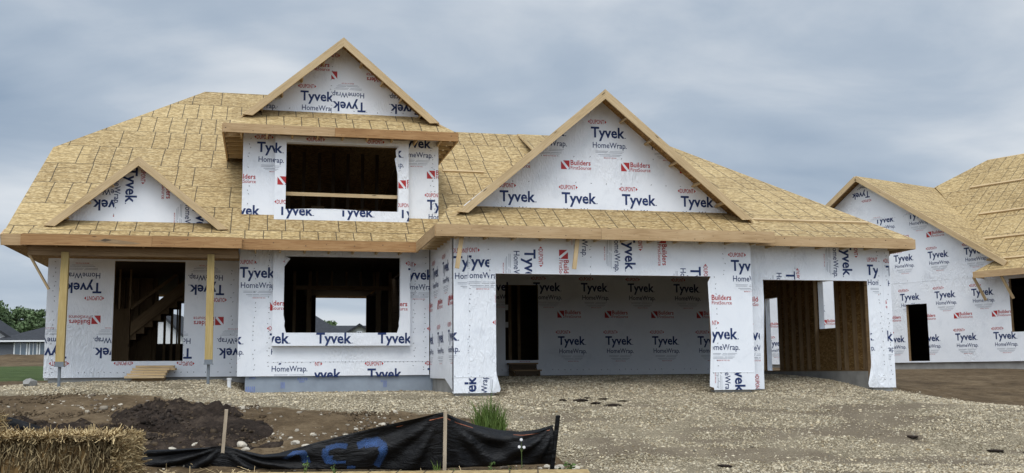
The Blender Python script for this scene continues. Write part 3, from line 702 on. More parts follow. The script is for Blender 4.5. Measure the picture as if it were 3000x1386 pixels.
# gable walls
def gable(Y, pts, sheets, st, logo):
    wl = Wall((0, Y, 0), *FW); wl.poly(pts, .08); wl.print_(sheets, (), pts, logo=logo)
    for a in st: wl.staples(*a)
    return wl.build('gable_wall', house)
gable(22.35, [(4.0, 5.0), (10.85, 5.0), (7.37, 7.74)], GGAB, [(4.6, 5.75, 10, 5.75, .35, .01), (5.6, 6.35, 9, 6.35, .35, .01)], (-1,))
gable(25.65, [(-.45, 7.7), (4.0, 7.7), (1.77, 9.6)], DGAB, [(1.52, 7.9, 1.52, 9.3), (-.1, 7.98, 3.6, 7.98, .3, .02)], (0, -1))
gable(24.65, [(-4.6, 4.88), (-.9, 4.88), (-2.77, 6.31)], PGAB, [(-3.29, 5, -3.29, 5.7)], (None, 0))
# dormer walls
wl = Wall((0, 25.25, 0), *FW); hd = [(.45, 5.38, 3.12, 7.02)]
wl.sheet(-.55, 5.20, 4.12, 7.24, hd); wl.print_(DORM, [(.19, 5.0, 3.37, 7.3)], logo=(-1,-1))
for a in ((-.4, 5.3, -.4, 7.1), (4.0, 5.3, 4.0, 7.1), (3.95, 5.3, 3.95, 7.1)): wl.staples(*a)
wl.build('wrapped_wall', house)
for X, n in ((-.55, -1), (4.12, 1)):
    wl = Wall((X, 0, 0), (0, -n*-1., 0) if n > 0 else (0, -1, 0), (n, 0, 0)); sgn = 1 if n > 0 else -1
    wl.poly([(sgn*25.26, 5.2), (sgn*25.26, 7.24), (sgn*28.3, 7.24)][::sgn], .1); wl.build('wrapped_wall', house)

# ---- fascias and barge boards
def board(name, p, q, wd, th, mat, parent=house, up=(0, 0, 1)):
    b = MB(); b.board(p, q, wd, th, mat, up)
    if name == 'fascia_board' and abs(q[0]-p[0]) > 1.5:      # nail heads and a few knots
        n = int((q[0]-p[0])/.305)
        for i in range(n):
            k = (i+.5)/n; x, z = p[0]+(q[0]-p[0])*k, p[2]+(q[2]-p[2])*k; y = p[1]-th/2-.001
            for dz in ((-.06, .06) if i % 2 else (random.uniform(-.09, .09),)):
                r = random.uniform(.007, .016) if i % 2 == 0 else .007; xx = x+random.uniform(-.03, .03)*(1 if i % 2 else 4)
                b.face([(xx-r, y, z+dz-r*.7), (xx+r, y, z+dz-r*.7), (xx+r*.8, y, z+dz+r*.7), (xx-r*.9, y, z+dz+r*.6)], 'dark_wood')
    return b.build(name, parent)
H = .235
board('fascia_board', (-5.47, 24.14, 4.44), (-5.05, 24.14, 4.44), H, .04, 'fascia')
b = MB(); b.board((-5.05, 23.98, 4.435), (-2.4, 23.98, 4.44), H, .04, 'fascia_red')
for pts in (((-3.72, 4.43), (-3.45, 4.40), (-3.05, 4.365), (-2.75, 4.37), (-2.62, 4.39), (-2.9, 4.43), (-3.2, 4.47), (-3.38, 4.475), (-3.5, 4.445)), ((-3.45, 4.44), (-3.36, 4.415), (-3.22, 4.45), (-3.36, 4.48))):
    b.face([(x, 23.957 if len(pts) > 5 else 23.954, z) for x, z in pts], 'stud' if len(pts) > 5 else 'dark_wood', [(x*3, z*9) for x, z in pts])
b.build('fascia_board', house)
board('fascia_board', (-2.395, 23.98, 4.44), (-.50, 23.98, 4.44), H, .04, 'fascia_red')
board('fascia_board', (-.53, 24.14, 4.435), (3.47, 24.14, 4.435), H, .04, 'fascia_red')
board('fascia_board', (3.43, 21.35, 4.47), (3.43, 24.12, 4.44), .24, .04, 'fascia')
board('fascia_board', (3.43, 21.33, 4.475), (7.0, 21.33, 4.47), .25, .04, 'fascia')
board('fascia_board', (7.005, 21.33, 4.47), (11.05, 21.33, 4.475), .25, .04, 'fascia')
board('fascia_board', (10.75, 21.63, 4.44), (14.79, 21.63, 4.43), .225, .04, 'fascia')
board('fascia_board', (14.79, 21.65, 4.43), (14.79, 41.5, 4.40), .225, .04, 'fascia')
board('fascia_board', (-1.0, 24.63, 7.20), (1.55, 24.63, 7.195), .215, .04, 'fascia')
board('fascia_board', (1.555, 24.63, 7.195), (4.50, 24.63, 7.205), .215, .04, 'fascia_red')
board('fascia_board', (-1.0, 24.65, 7.19), (-1.0, 28.2, 7.19), .2, .04, 'fascia')
board('fascia_board', (4.50, 24.65, 7.2), (4.50, 28.2, 7.2), .2, .04, 'fascia')
board('fascia_board', (-5.47, 24.16, 4.44), (-5.47, 24.5, 4.60), H, .04, 'fascia')
def barge(Y, apex, L, R, hgt, mat='lumber', over=.02):
    # two boards with plumb-cut ends
    for (a, c) in ((L, apex), (apex, R)):
        b = MB(); pts = [(a[0], Y, a[1]+.015), (c[0], Y, c[1]+.015), (c[0], Y, c[1]-hgt), (a[0]+(hgt*1.15 if a is L else 0), Y, a[1]-(.0 if a is L else hgt))] if a is L else \
              [(a[0], Y, a[1]+.015), (c[0], Y, c[1]+.015), (c[0]-hgt*1.15, Y, c[1]), (a[0], Y, a[1]-hgt)]
        P = [Vector(p) for p in pts]; o = random.uniform(0, 30); d = (Vector(c[:1]+(0,)+c[1:])-Vector(a[:1]+(0,)+a[1:])).normalized(); nn = Vector((-d.z, 0, d.x))
        b.prism(P, (0, .04, 0), mat, mat, mat, lambda p: (p.dot(d)+o, p.dot(nn)+o*.3)); b.build('barge_board', house)
        # second layer set behind and lower: the shadow line of the rake
        lo = [Vector((p.x, Y+.05, p.z-.03)) for p in P]
barge(21.76, (7.31, 7.77), (3.96, 4.92), (10.75, 4.92), .205)
barge(25.01, (1.76, 9.63), (-.58, 7.61), (4.11, 7.61), .205)
barge(24.27, (-2.77, 6.36), (-4.67, 4.77), (-.81, 4.77), .195)
# lookouts under the rakes
def lookouts(Y0, Y1, apex, L, R, ks):
    for (a, side) in ((L, 1), (R, -1)):
        for k in ks:
            x = apex[0]+(a[0]-apex[0])*k; z = apex[1]+(a[1]-apex[1])*k-.11
            sl = (apex[1]-a[1])/(apex[0]-a[0])
            b = MB(); u = Vector((-sl, 0, 1)).normalized(); b.board((x, Y0, z), (x, Y1, z), .09, .04, 'lumber', u); b.build('lookout', house)
lookouts(21.8, 22.36, (7.31, 7.77), (3.96, 4.92), (10.75, 4.92), (.16, .33, .5, .66, .82))
lookouts(25.05, 25.66, (1.76, 9.63), (-.58, 7.61), (4.11, 7.61), (.2, .42, .62, .82))
lookouts(24.31, 24.66, (-2.77, 6.36), (-4.67, 4.77), (-.81, 4.77), (.3, .55, .78))
# rafter tails under the eaves
def tails(p0, p1, step, dirv, length, z, mat='lumber', h=.09):
    p0, p1 = Vector(p0), Vector(p1); n = int((p1-p0).length/step)
    for i in range(n+1):
        p = p0+(p1-p0)*((i+.35)/(n+.7)); b = MB(); b.board((p.x, p.y, z), (p.x+dirv[0]*length, p.y+dirv[1]*length, z), h, .038, mat); b.build('rafter_tail', house)
tails((-5.2, 24.18), (-.6, 24.18), .61, (0, 1), 2.25, 4.37, 'stud')
tails((-.4, 24.18), (3.3, 24.18), .61, (0, 1), .8, 4.37)
tails((3.46, 21.5), (3.46, 24.0), .45, (1, 0), .4, 4.40)
tails((3.7, 21.37), (10.9, 21.37), .61, (0, 1), .42, 4.39)
tails((11.0, 21.67), (14.6, 21.67), .61, (0, 1), .42, 4.365)
tails((-.96, 24.9), (-.96, 27.8), .5, (1, 0), .4, 7.13)
tails((4.46, 24.9), (4.46, 27.8), .5, (-1, 0), .33, 7.13)
tails((-.8, 24.67), (4.3, 24.67), .61, (0, 1), .57, 7.13)
# toe boards left on the roof
n1 = Vector((0, -.65, 1)).normalized(); n3 = Vector((0, -.471, 1)).normalized()
q = lambda x, y: Vector(MP(x, y))+n1*.022
board('toe_board', q(4.66, 27.86), q(5.8, 27.86), .09, .042, 'lumber', up=(0, 1, .65))
q3 = lambda x, y: Vector((x, y, p2(y)))+n3*.022
board('toe_board', q3(11.2, 22.72), q3(14.25, 22.70), .09, .042, 'lumber', up=(0, 1, .47))
# braces hanging from the eaves
board('brace', (4.01, 21.48, 4.44), (3.90, 21.50, 3.70), .09, .04, 'lumber', up=(1, 0, 0))
board('brace', (6.53, 21.48, 4.44), (6.44, 21.50, 3.72), .09, .04, 'lumber', up=(1, 0, 0))
board('brace', (-4.98, 24.45, 4.20), (-4.56, 24.6, 3.42), .04, .09, 'lumber', up=(1, 0, 0))
board('brace', (14.72, 22.6, 4.32), (14.40, 22.6, 4.05), .09, .04, 'lumber')
# ---- porch posts and beam
for z, y in ((4.375, 24.44), (4.285, 24.43), (4.195, 24.445)): board('porch_beam', (-4.98, y, z), (-.58, y, z), .088, .14, 'stud')
b = MB(); b.box((-5.43, 24.2, 4.325), (-4.99, 41, 4.34), 'osb_inside'); b.build('soffit', house)
b = MB(); b.box((-4.97, 24.55, 4.30), (-.58, 26.48, 4.315), 'osb_inside'); b.build('porch_ceiling', house)
for x, zt, zp, lean in ((-4.22, 4.22, 1.76, -.015), (-1.17, 4.22, 1.79, .01)):
    pb = MB(); g = gz(x, 24.4)
    pb.hexa([(x-.085+lean, 24.33, zp), (x+.085+lean, 24.33, zp), (x+.085+lean, 24.49, zp), (x-.085+lean, 24.49, zp), (x-.075, 24.33, zt), (x+.075, 24.33, zt), (x+.075, 24.49, zt), (x-.075, 24.49, zt)], 'post')
    po = pb.build('porch_post', house, (x, 24.4, zp))
    b = MB(); x += lean; b.cyl((x, 24.41, g-.2), (x, 24.41, zp-.015), .033, .033, 'steel', 10); b.box((x-.10, 24.31, zp-.02), (x+.10, 24.51, zp), 'steel'); b.box((x-.09, 24.325, zp), (x+.09, 24.329, zp+.09), 'steel')
    j = b.build('jack_post', po, (x, 24.4, g)); j.matrix_parent_inverse = Matrix.Translation(-po.location)
# ---- things seen through the openings
board('guard_rail', (.30, 25.32, 5.81), (3.2, 25.32, 5.80), .085, .04, 'lumber')
for x in (.6, 1.0, 1.42, 1.8, 2.2, 2.6, 3.0): board('stud', (x, 29.0, 5.2), (x, 29.0, 7.6), .04, .09, 'dark_wood', up=(0, 1, 0))
for x, z in ((1.2, 6.05), (1.75, 6.0), (2.4, 6.0)): board('blocking', (x, 28.9, z), (x+.36, 28.9, z), .09, .04, 'stud')
# inner partition with a wide opening, cripple studs above its header
for x in (.0, .42, .86, 1.30, 3.25, 3.62): board('stud', (x, 31.0, 1.9), (x, 31.0, 4.5), .09, .06, 'stud', up=(1, 0, 0))
board('header', (.9, 31.0, 4.02), (3.7, 31.0, 4.02), .12, .1, 'stud')
for x in (1.5, 1.92, 2.34, 2.76, 3.15): board('stud', (x, 31.0, 4.08), (x, 31.0, 4.5), .06, .06, 'stud', up=(1, 0, 0))
for x in (1.25, 3.30): board('stud', (x, 31.0, 1.9), (x, 31.0, 3.96), .09, .09, 'stud', up=(1, 0, 0))
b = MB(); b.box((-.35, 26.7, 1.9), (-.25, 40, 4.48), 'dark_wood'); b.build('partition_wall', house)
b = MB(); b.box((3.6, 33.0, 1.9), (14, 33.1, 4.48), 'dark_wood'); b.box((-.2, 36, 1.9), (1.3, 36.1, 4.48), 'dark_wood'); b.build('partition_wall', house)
for x in (6.75, 7.05, 7.32): board('stud', (x, 30.2, 1.9), (x, 30.2, 4.45), .09, .06, 'stud', up=(1, 0, 0))
for z in (2.9, 3.4): board('blocking', (6.7, 29.6, z), (6.86, 29.6, z), .16, .05, 'siding_white')
# stairs behind the front door
b = MB()
for i in range(11):
    x = -4.3+i*.225; z = 2.55+i*.19
    b.box((x, 32.6, z-.36), (x+.235, 33.6, z), 'stud')
b.build('staircase', house)
board('stair_stringer', (-4.4, 32.57, 2.36), (-1.9, 32.57, 4.46), .30, .05, 'stud')
board('hand_rail', (-4.4, 32.5, 3.0), (-2.5, 32.5, 4.5), .09, .05, 'stud')
for x in (-4.6, -4.2, -3.9, -3.62): board('stud', (x, 31.0, 1.9), (x, 31.0, 4.48), .09, .05, 'stud', up=(0, 1, 0))
b = MB(); b.box((-4.7, 33.7, 1.9), (-3.15, 33.8, 4.48), 'stud'); b.build('partition_wall', house)
for x in (-4.5, -4.1, -3.7, -3.3, -2.55): board('stud', (x, 33.64, 1.9), (x, 33.64, 4.48), .09, .04, 'stud', up=(0, 1, 0))
b = MB(); b.box((-4.0, 29.6, 1.9), (-3.45, 29.75, 3.3), 'stud'); b.build('panel', house)
for x in (-3.52, -3.27, -3.0): board('stud', (x, 40.7, 1.9), (x, 40.7, 4.48), .05, .09, 'stud', up=(0, 1, 0))
# ---- loose flaps of wrap
def flap(pts, Y, bulge=.05):
    b = MB(); c = Vector((sum(p[0] for p in pts)/len(pts), Y-bulge, sum(p[1] for p in pts)/len(pts))); P = [Vector((p[0], Y, p[1])) for p in pts]
    for i in range(len(P)): b.face([P[i], P[(i+1) % len(P)], c], 'wrap')
    return b.build('wrap_flap', house, smooth=True)
flap([(4.77, 1.7), (4.81, 1.45), (4.88, 1.2), (4.86, 1.14), (4.70, 1.13), (4.72, 1.4)], 21.795, .03)
flap([(13.80, 2.0), (13.77, 1.6), (13.68, 1.22), (13.70, 1.13), (14.0, 1.12), (13.9, 1.6)], 22.095, .04)
flap([(.45, 4.27), (.58, 4.20), (.45, 4.02)], 24.852, .02)
flap([(3.14, 2.9), (3.11, 2.72), (3.12, 2.62), (3.07, 2.49), (3.14, 2.49)], 24.852, .01); flap([(.45, 2.9), (.48, 2.75), (.465, 2.6), (.51, 2.49), (.45, 2.49)], 24.852, .01)
flap([(3.11, 7.01), (3.04, 6.9), (3.06, 6.75), (3.02, 6.7), (3.09, 6.3), (3.11, 5.9)], 25.052, .01)
flap([(.6, 5.40), (1.0, 5.42), (1.6, 5.425), (2.1, 5.41), (2.15, 5.40)], 25.052, .008)
flap([(11.0, 3.6), (11.12, 3.61), (11.13, 3.0), (11.08, 2.0), (11.06, 1.5)], 22.10, .02)
flap([(9.70, 3.62), (9.63, 3.5), (9.67, 2.6), (9.66, 1.7), (9.60, 1.2), (9.72, 1.16)], 21.802, .015)

# ------------------------------------------------------------------ neighbour house at the right
NO = Vector((23.91, 32.58, 0)); a = math.radians(13.3-35.5)
NU = Vector((-math.sin(a), -math.cos(a), 0)); NN = Vector((-math.cos(a), math.sin(a), 0))
nb = thing('house_under_construction', (26, 36, 1.7), 'unfinished house cut off by the right edge, its wrapped gable beside the garage', 'house')
wl = Wall(NO, NU, NN); hn = [(-2.13, 1.82, -1.28, 3.89), (1.86, 2.75, 3.4, 4.55)]
wl.sheet(-9.4, 1.77, 6.5, 5.1, hn)
gp = [(-9.3, 5.1), (1.9, 5.1), (-3.72, 8.82)]
wl.poly([(-9.3, 5.1), (1.95, 5.1), (-3.72, 8.82)], .14)
wl.print_([(NEI[0][0], NEI[0][1], 0, -9.3, 1.77, 6, 4.72)], hn, logo=(0,)); wl.print_([(NEI[1][0], NEI[1][1], 0, -9.3, 4.73, 2.9, 7.2)], (), [(-9.3, 4.3), (2.9, 4.3), (1.6, 5.25), (-3.72, 8.7), (-9.3, 5.0)], logo=(0,))
wl.print_(NEI[2:], (), [(-9.3, 5.1), (1.6, 5.2), (-3.72, 8.65)])
wl.seam(-6, 4.72, 2.6, 4.70, .02); wl.seam(-6, 7.2, -1.4, 7.2, .02); wl.staples(-6, 7.21, -1.4, 7.21, .12); wl.staples(-5, 4.75, 2, 4.73, .2)
wl.build('wrapped_wall', nb)
b = MB(); P = lambda u, z, n=0.: NO+NU*u+NN*n+Vector((0, 0, z))
b.prism([P(-9.3, .9, -.08), P(6.4, .9, -.08), P(6.4, 1.80, -.08), P(-9.3, 1.80, -.08)], -NN*.2, 'conc'); b.build('foundation', nb)
# dark rooms behind the openings
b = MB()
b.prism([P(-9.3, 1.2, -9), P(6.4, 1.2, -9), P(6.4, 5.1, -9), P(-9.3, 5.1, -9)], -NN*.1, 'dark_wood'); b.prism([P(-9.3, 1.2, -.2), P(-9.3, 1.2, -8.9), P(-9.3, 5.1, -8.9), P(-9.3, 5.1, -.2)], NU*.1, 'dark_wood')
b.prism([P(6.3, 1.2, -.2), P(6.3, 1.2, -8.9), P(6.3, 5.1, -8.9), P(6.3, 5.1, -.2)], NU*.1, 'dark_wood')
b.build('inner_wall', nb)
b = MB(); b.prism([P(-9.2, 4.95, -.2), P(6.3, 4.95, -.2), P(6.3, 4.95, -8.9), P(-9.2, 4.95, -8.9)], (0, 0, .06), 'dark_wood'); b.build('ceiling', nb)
Q = lambda u, w_, z: NO+NU*u-NN*w_+Vector((0, 0, z))     # w: depth behind the gable wall
roof('roof_slope', [[Q(-3.72, -.42, 8.93), Q(2.05, -.42, 5.10), Q(2.05, -.15, 5.10), Q(-3.6, 5.1, 8.93)]], .05, 'osb', nb)
roof('roof_slope', [[Q(-3.72, -.42, 8.93), Q(-3.6, 5.1, 8.93), Q(-9.6, 5.1, 5.0), Q(-9.6, -.42, 5.0)]], .05, 'osb', nb)
me_ = lambda u, w_: Q(u, w_, 4.83+.8*(w_+.6))
roof('roof_slope', [[me_(.98, -.6), me_(6.8, -.6), me_(6.8, 5.8), me_(-1.9, 5.8), me_(-3.55, 4.55), me_(1.6, -.05)]], .05, 'osb', nb)
roof('roof_slope', [[me_(6.8, 5.8), me_(-1.9, 5.8), Q(-3.5, 9, 5.2), Q(6.8, 9.3, 5.2)]], .05, 'osb', nb)
roof('roof_slope', [[me_(-1.9, 5.8), me_(-3.55, 4.55), Q(-9.5, 5.2, 5.0), Q(-3.5, 9, 5.2)]], .05, 'osb', nb)
bb = MB(); bb.board(P(-3.72, 8.84, .44), P(2.05, 5.02, .44), .19, .05, 'lumber'); bb.build('barge_board', nb)
bb = MB(); bb.board(P(-3.72, 8.84, .44), P(-9.6, 4.92, .44), .19, .05, 'lumber'); bb.build('barge_board', nb)
bb = MB(); bb.board(P(.96, 4.72, .62), P(6.8, 4.72, .62), .22, .05, 'fascia'); bb.build('fascia_board', nb)
bb = MB(); bb.board(P(.98, 4.72, .6), P(.98, 4.72, .02), .2, .05, 'fascia'); bb.build('fascia_board', nb)
for u0, u1 in ((.92, 1.12), (1.9, 2.1)):
    bb = MB(); bb.board(P(u0, 4.66, .55), P(u1, 3.86, .2), .09, .04, 'lumber', up=tuple(NU)); bb.build('brace', nb)
up8 = Vector((0, 0, .8))-NN
for (u0, u1, w_) in ((-1.75, 3, 4.1), (-.45, 4, 2.4), (.3, 2.4, 1.0), (1.2, 3.6, -.1)):
    bb = MB(); nrm = Vector((0, 0, 1))+NN*.8; nrm.normalize(); bb.board(me_(u0, w_)+nrm*.03, me_(u1, w_)+nrm*.03, .09, .05, 'lumber', up=tuple(up8)); bb.build('toe_board', nb)

# ------------------------------------------------------------------ wooden steps and small things by the house
st = thing('wooden_steps', (7.05, 28.6, gz(7.05, 28.6)), 'dark rough wooden steps below the doorway inside the garage', 'steps')
for i in range(3):
    z = 1.80-i*.19; y = 28.94-i*.27
    bb = MB(); bb.box((6.66+i*.05, y-.27, z-.04), (7.5+i*.03, y, z), 'stud'); bb.build('tread', st)
    bb = MB(); bb.box((6.72+i*.05, y-.24, z-.19), (7.46+i*.03, y-.20, z-.04), 'dark_wood'); bb.build('riser', st)
for x in (6.72, 7.42):
    bb = MB(); bb.prism([(x, 28.96, 1.2), (x, 28.1, 1.2), (x, 28.1, 1.36), (x, 28.96, 1.78)], (.04, 0, 0), 'stud'); bb.build('stringer', st)
ps = thing('wooden_steps', (-2.55, 25.7, gz(-2.5, 25.7)), 'short stack of pale boards laid as steps below the front doorway', 'steps')
for i, (x0, x1, y0, y1, z) in enumerate(((-2.86, -2.02, 25.95, 26.42, 1.72), (-2.92, -2.10, 25.85, 26.3, 1.66), (-2.94, -2.14, 25.7, 26.15, 1.60), (-3.0, -2.16, 25.55, 26.0, 1.54), (-3.04, -2.18, 25.45, 25.9, 1.48), (-2.12, -1.98, 25.9, 26.4, 1.66))):
    bb = MB(); o = random.uniform(-.02, .02); bb.hexa([(x0, y0, z), (x1, y0+o, z), (x1, y1+o, z), (x0, y1, z), (x0, y0, z+.052), (x1, y0+o, z+.052), (x1, y1+o, z+.052), (x0, y1, z+.052)], 'lumber'); bb.build('board', ps)
bb = MB(); bb.box((-2.9, 25.6, 1.3), (-2.2, 26.3, 1.48), 'stud'); bb.build('support_block', ps)
pp = MB(); g = gz(-.72, 24.75); pp.cyl((-.72, 24.75, g-.15), (-.72, 24.75, g+.2), .045, .045, 'pipe', 14); pp.cyl((-.72, 24.75, g+.17), (-.72, 24.75, g+.21), .055, .055, 'pipe', 14)
tag(pp.build('pipe_stub', None, (-.72, 24.75, g), True), 'short white plastic pipe stub standing in gravel beside grey foundation', 'pipe')

# ------------------------------------------------------------------ silt fence
FXS = [-0.24,0.00,0.48,0.97,1.52,2.09,2.73,3.15,3.41,3.70,4.01,4.24,4.45,4.85,5.45,6.06,6.42,6.76,6.97,7.27,7.64,7.94,8.18,8.44]
TOP = [Vector(p) for p in ((-4.329,18.601,1.026),(-4.103,18.663,0.945),(-3.558,18.346,0.797),(-2.988,17.816,0.651),(-2.376,17.221,0.528),(-1.811,17.051,0.419),(-1.199,16.903,0.437),(-0.793,16.856,0.460),(-0.549,16.848,0.479),(-0.265,16.791,0.398),(0.036,16.677,0.334),(0.263,16.568,0.359),(0.466,16.512,0.417),(0.846,16.460,0.524),(1.433,16.354,0.671),(2.024,16.248,0.807),(2.376,16.155,0.882),(2.696,16.017,0.959),(2.916,16.083,0.851),(3.224,16.076,0.744),(3.582,16.003,0.662),(3.867,15.886,0.638),(4.090,15.778,0.669),(4.322,15.661,0.748))]
BOT = [Vector(p) for p in ((-4.310,18.583,0.744),(-4.086,18.642,0.674),(-3.542,18.326,0.523),(-2.973,17.798,0.372),(-2.362,17.207,0.221),(-1.800,17.030,0.161),(-1.189,16.888,0.144),(-0.783,16.846,0.124),(-0.540,16.842,0.118),(-0.258,16.775,0.115),(0.040,16.652,0.123),(0.267,16.546,0.126),(0.471,16.497,0.130),(0.852,16.460,0.122),(1.440,16.374,0.113),(2.033,16.289,0.091),(2.386,16.207,0.082),(2.706,16.075,0.113),(2.923,16.127,0.115),(3.227,16.106,0.120),(3.582,16.021,0.129),(3.865,15.901,0.143),(4.088,15.794,0.157),(4.321,15.687,0.159))]
def fpt(px, v, lift=0.):
    i = max(0, min(len(FXS)-2, int(np.searchsorted(FXS, px))-1)); k = (px-FXS[i])/(FXS[i+1]-FXS[i])
    k2 = k
    p = BOT[i].lerp(BOT[i+1], k2).lerp(TOP[i].lerp(TOP[i+1], k2), v)
    s_ = px
    # folds fan out from the stakes; belly of the cloth between them
    fold = 0.
    for sx in (3.41, 6.76, 8.45):
        dx = px-sx; rr = math.hypot(dx, (1-v)*.8)+1e-3; th = math.atan2((1-v)*.8, dx)
        fold += math.sin(th*13+sx*9)*.05*math.exp(-((rr-.8)/.8)**2)
    fold += noise.noise(Vector((s_*1.3, v*1.2, 4)))*.07+noise.noise(Vector((s_*4, v*3, 2)))*.018
    edge = min(1, abs(px-6.76)/.36, abs(px-3.41)/.36+.2)
    return p+Vector((.15, -1, 0)).normalized()*(fold*edge+.05*math.sin(v*3.1)*edge+lift)
fence = thing('silt_fence', (2.70, 16.03, .1), 'sagging black fabric silt fence on wooden stakes with blue spray paint along the dirt', 'silt fence')
nu, nv = 200, 16
us = np.linspace(FXS[0], FXS[-1], nu)
V = np.array([tuple(fpt(u, j/nv)) for j in range(nv+1) for u in us]); i = np.arange(nv*(nu-1)); r, c = i//(nu-1), i % (nu-1); A = r*nu+c
fo = arr_mesh('fence_fabric', V, np.stack([A, A+1, A+nu+1, A+nu], 1), 'fabric', None, fence, True)
sm = fo.modifiers.new('solid', 'SOLIDIFY'); sm.thickness = .006; sm.offset = 1
# hem of the fabric, folded over a cord
V = []
for u in us:
    for v, l in ((1.0, .012), (.955, .016), (.93, .012)): V.append(tuple(fpt(u, v, l)))
hm = MB()
for k in range(nu-1):
    hm.face([V[3*k+1], V[3*k+4], V[3*k+3], V[3*k]], 'fabric')
    if us[k] > 6.0:
        hm.face([fpt(us[k], .90, .010), fpt(us[k+1], .90, .010), fpt(us[k+1], .913, .010), fpt(us[k], .913, .010)], 'stitch')
hm.build('fence_hem', fence, None, True)
def stroke(pts, wd, mb=None):
    mb = MB()
    # pts in (station along the fence, share of its height); a ribbon lying on the cloth
    P = []
    for (a_, b_) in zip(pts[:-1], pts[1:]):
        n = max(3, int(abs(a_[0]-b_[0])/.035+abs(a_[1]-b_[1])*14)); P += [(a_[0]+(b_[0]-a_[0])*t/n, a_[1]+(b_[1]-a_[1])*t/n) for t in range(n)]
    P.append(pts[-1]); prev = None
    for k, p in enumerate(P):
        q0, q1 = P[max(0, k-1)], P[min(len(P)-1, k+1)]; dx, dy = (q1[0]-q0[0]), (q1[1]-q0[1])*.62; l = math.hypot(dx, dy) or 1
        row = []
        for m, e in enumerate((-1, -.5, 0, .5, 1)):
            w2 = wd*1.05*e; row.append((fpt(p[0]-dy/l*w2, min(.985, max(.015, p[1]+dx/l*w2/.62)), .016), (k/len(P)*8, m/4)))
        if prev:
            for (a0, u0), (a1, u1), (b0, v0), (b1, v1) in zip(prev[:-1], prev[1:], row[:-1], row[1:]): mb.face([a0, b0, b1, a1], 'paint', [u0, v0, v1, u1])
        prev = row
    mb.build('paint_mark', fence)
stroke([(4.322,0.613),(4.470,0.838),(4.597,0.746),(4.682,0.257)], 0.060)
stroke([(5.276,0.665),(5.128,0.740),(4.958,0.718)], 0.055)
stroke([(4.958,0.718),(4.941,0.482),(5.001,0.221)], 0.055)
stroke([(5.022,0.460),(5.001,0.231),(5.107,0.239)], 0.050)
stroke([(5.001,0.221),(5.255,0.209)], 0.030)
stroke([(5.435,0.628),(5.595,0.694),(5.743,0.671),(5.817,0.567),(5.828,0.390),(5.786,0.234),(5.743,0.072)], 0.065)
stroke([(5.552,0.606),(5.743,0.615)], 0.050)
stroke([(5.775,0.527),(5.828,0.326)], 0.050)
stroke([(5.276,0.057),(5.404,0.042)], 0.030)

def stake(t, b_, wd, mat, dy=-.05):
    t, b_ = Vector(t), Vector(b_); t.y += dy; b_.y += dy; e = b_+(b_-t).normalized()*.25
    bb = MB(); bb.board(e, t, wd, wd*.75, mat, up=(1, 0, 0)); return bb.build('stake', fence)
stake((-0.515,16.820,1.021), (-0.573,16.953,0.121), .05, 'weathered', -.08); stake((2.691,15.913,0.975), (2.697,16.025,0.118), .05, 'weathered', -.08)
stake((4.370,15.578,0.893), (4.304,15.691,0.159), .06, 'fabric', -.02)

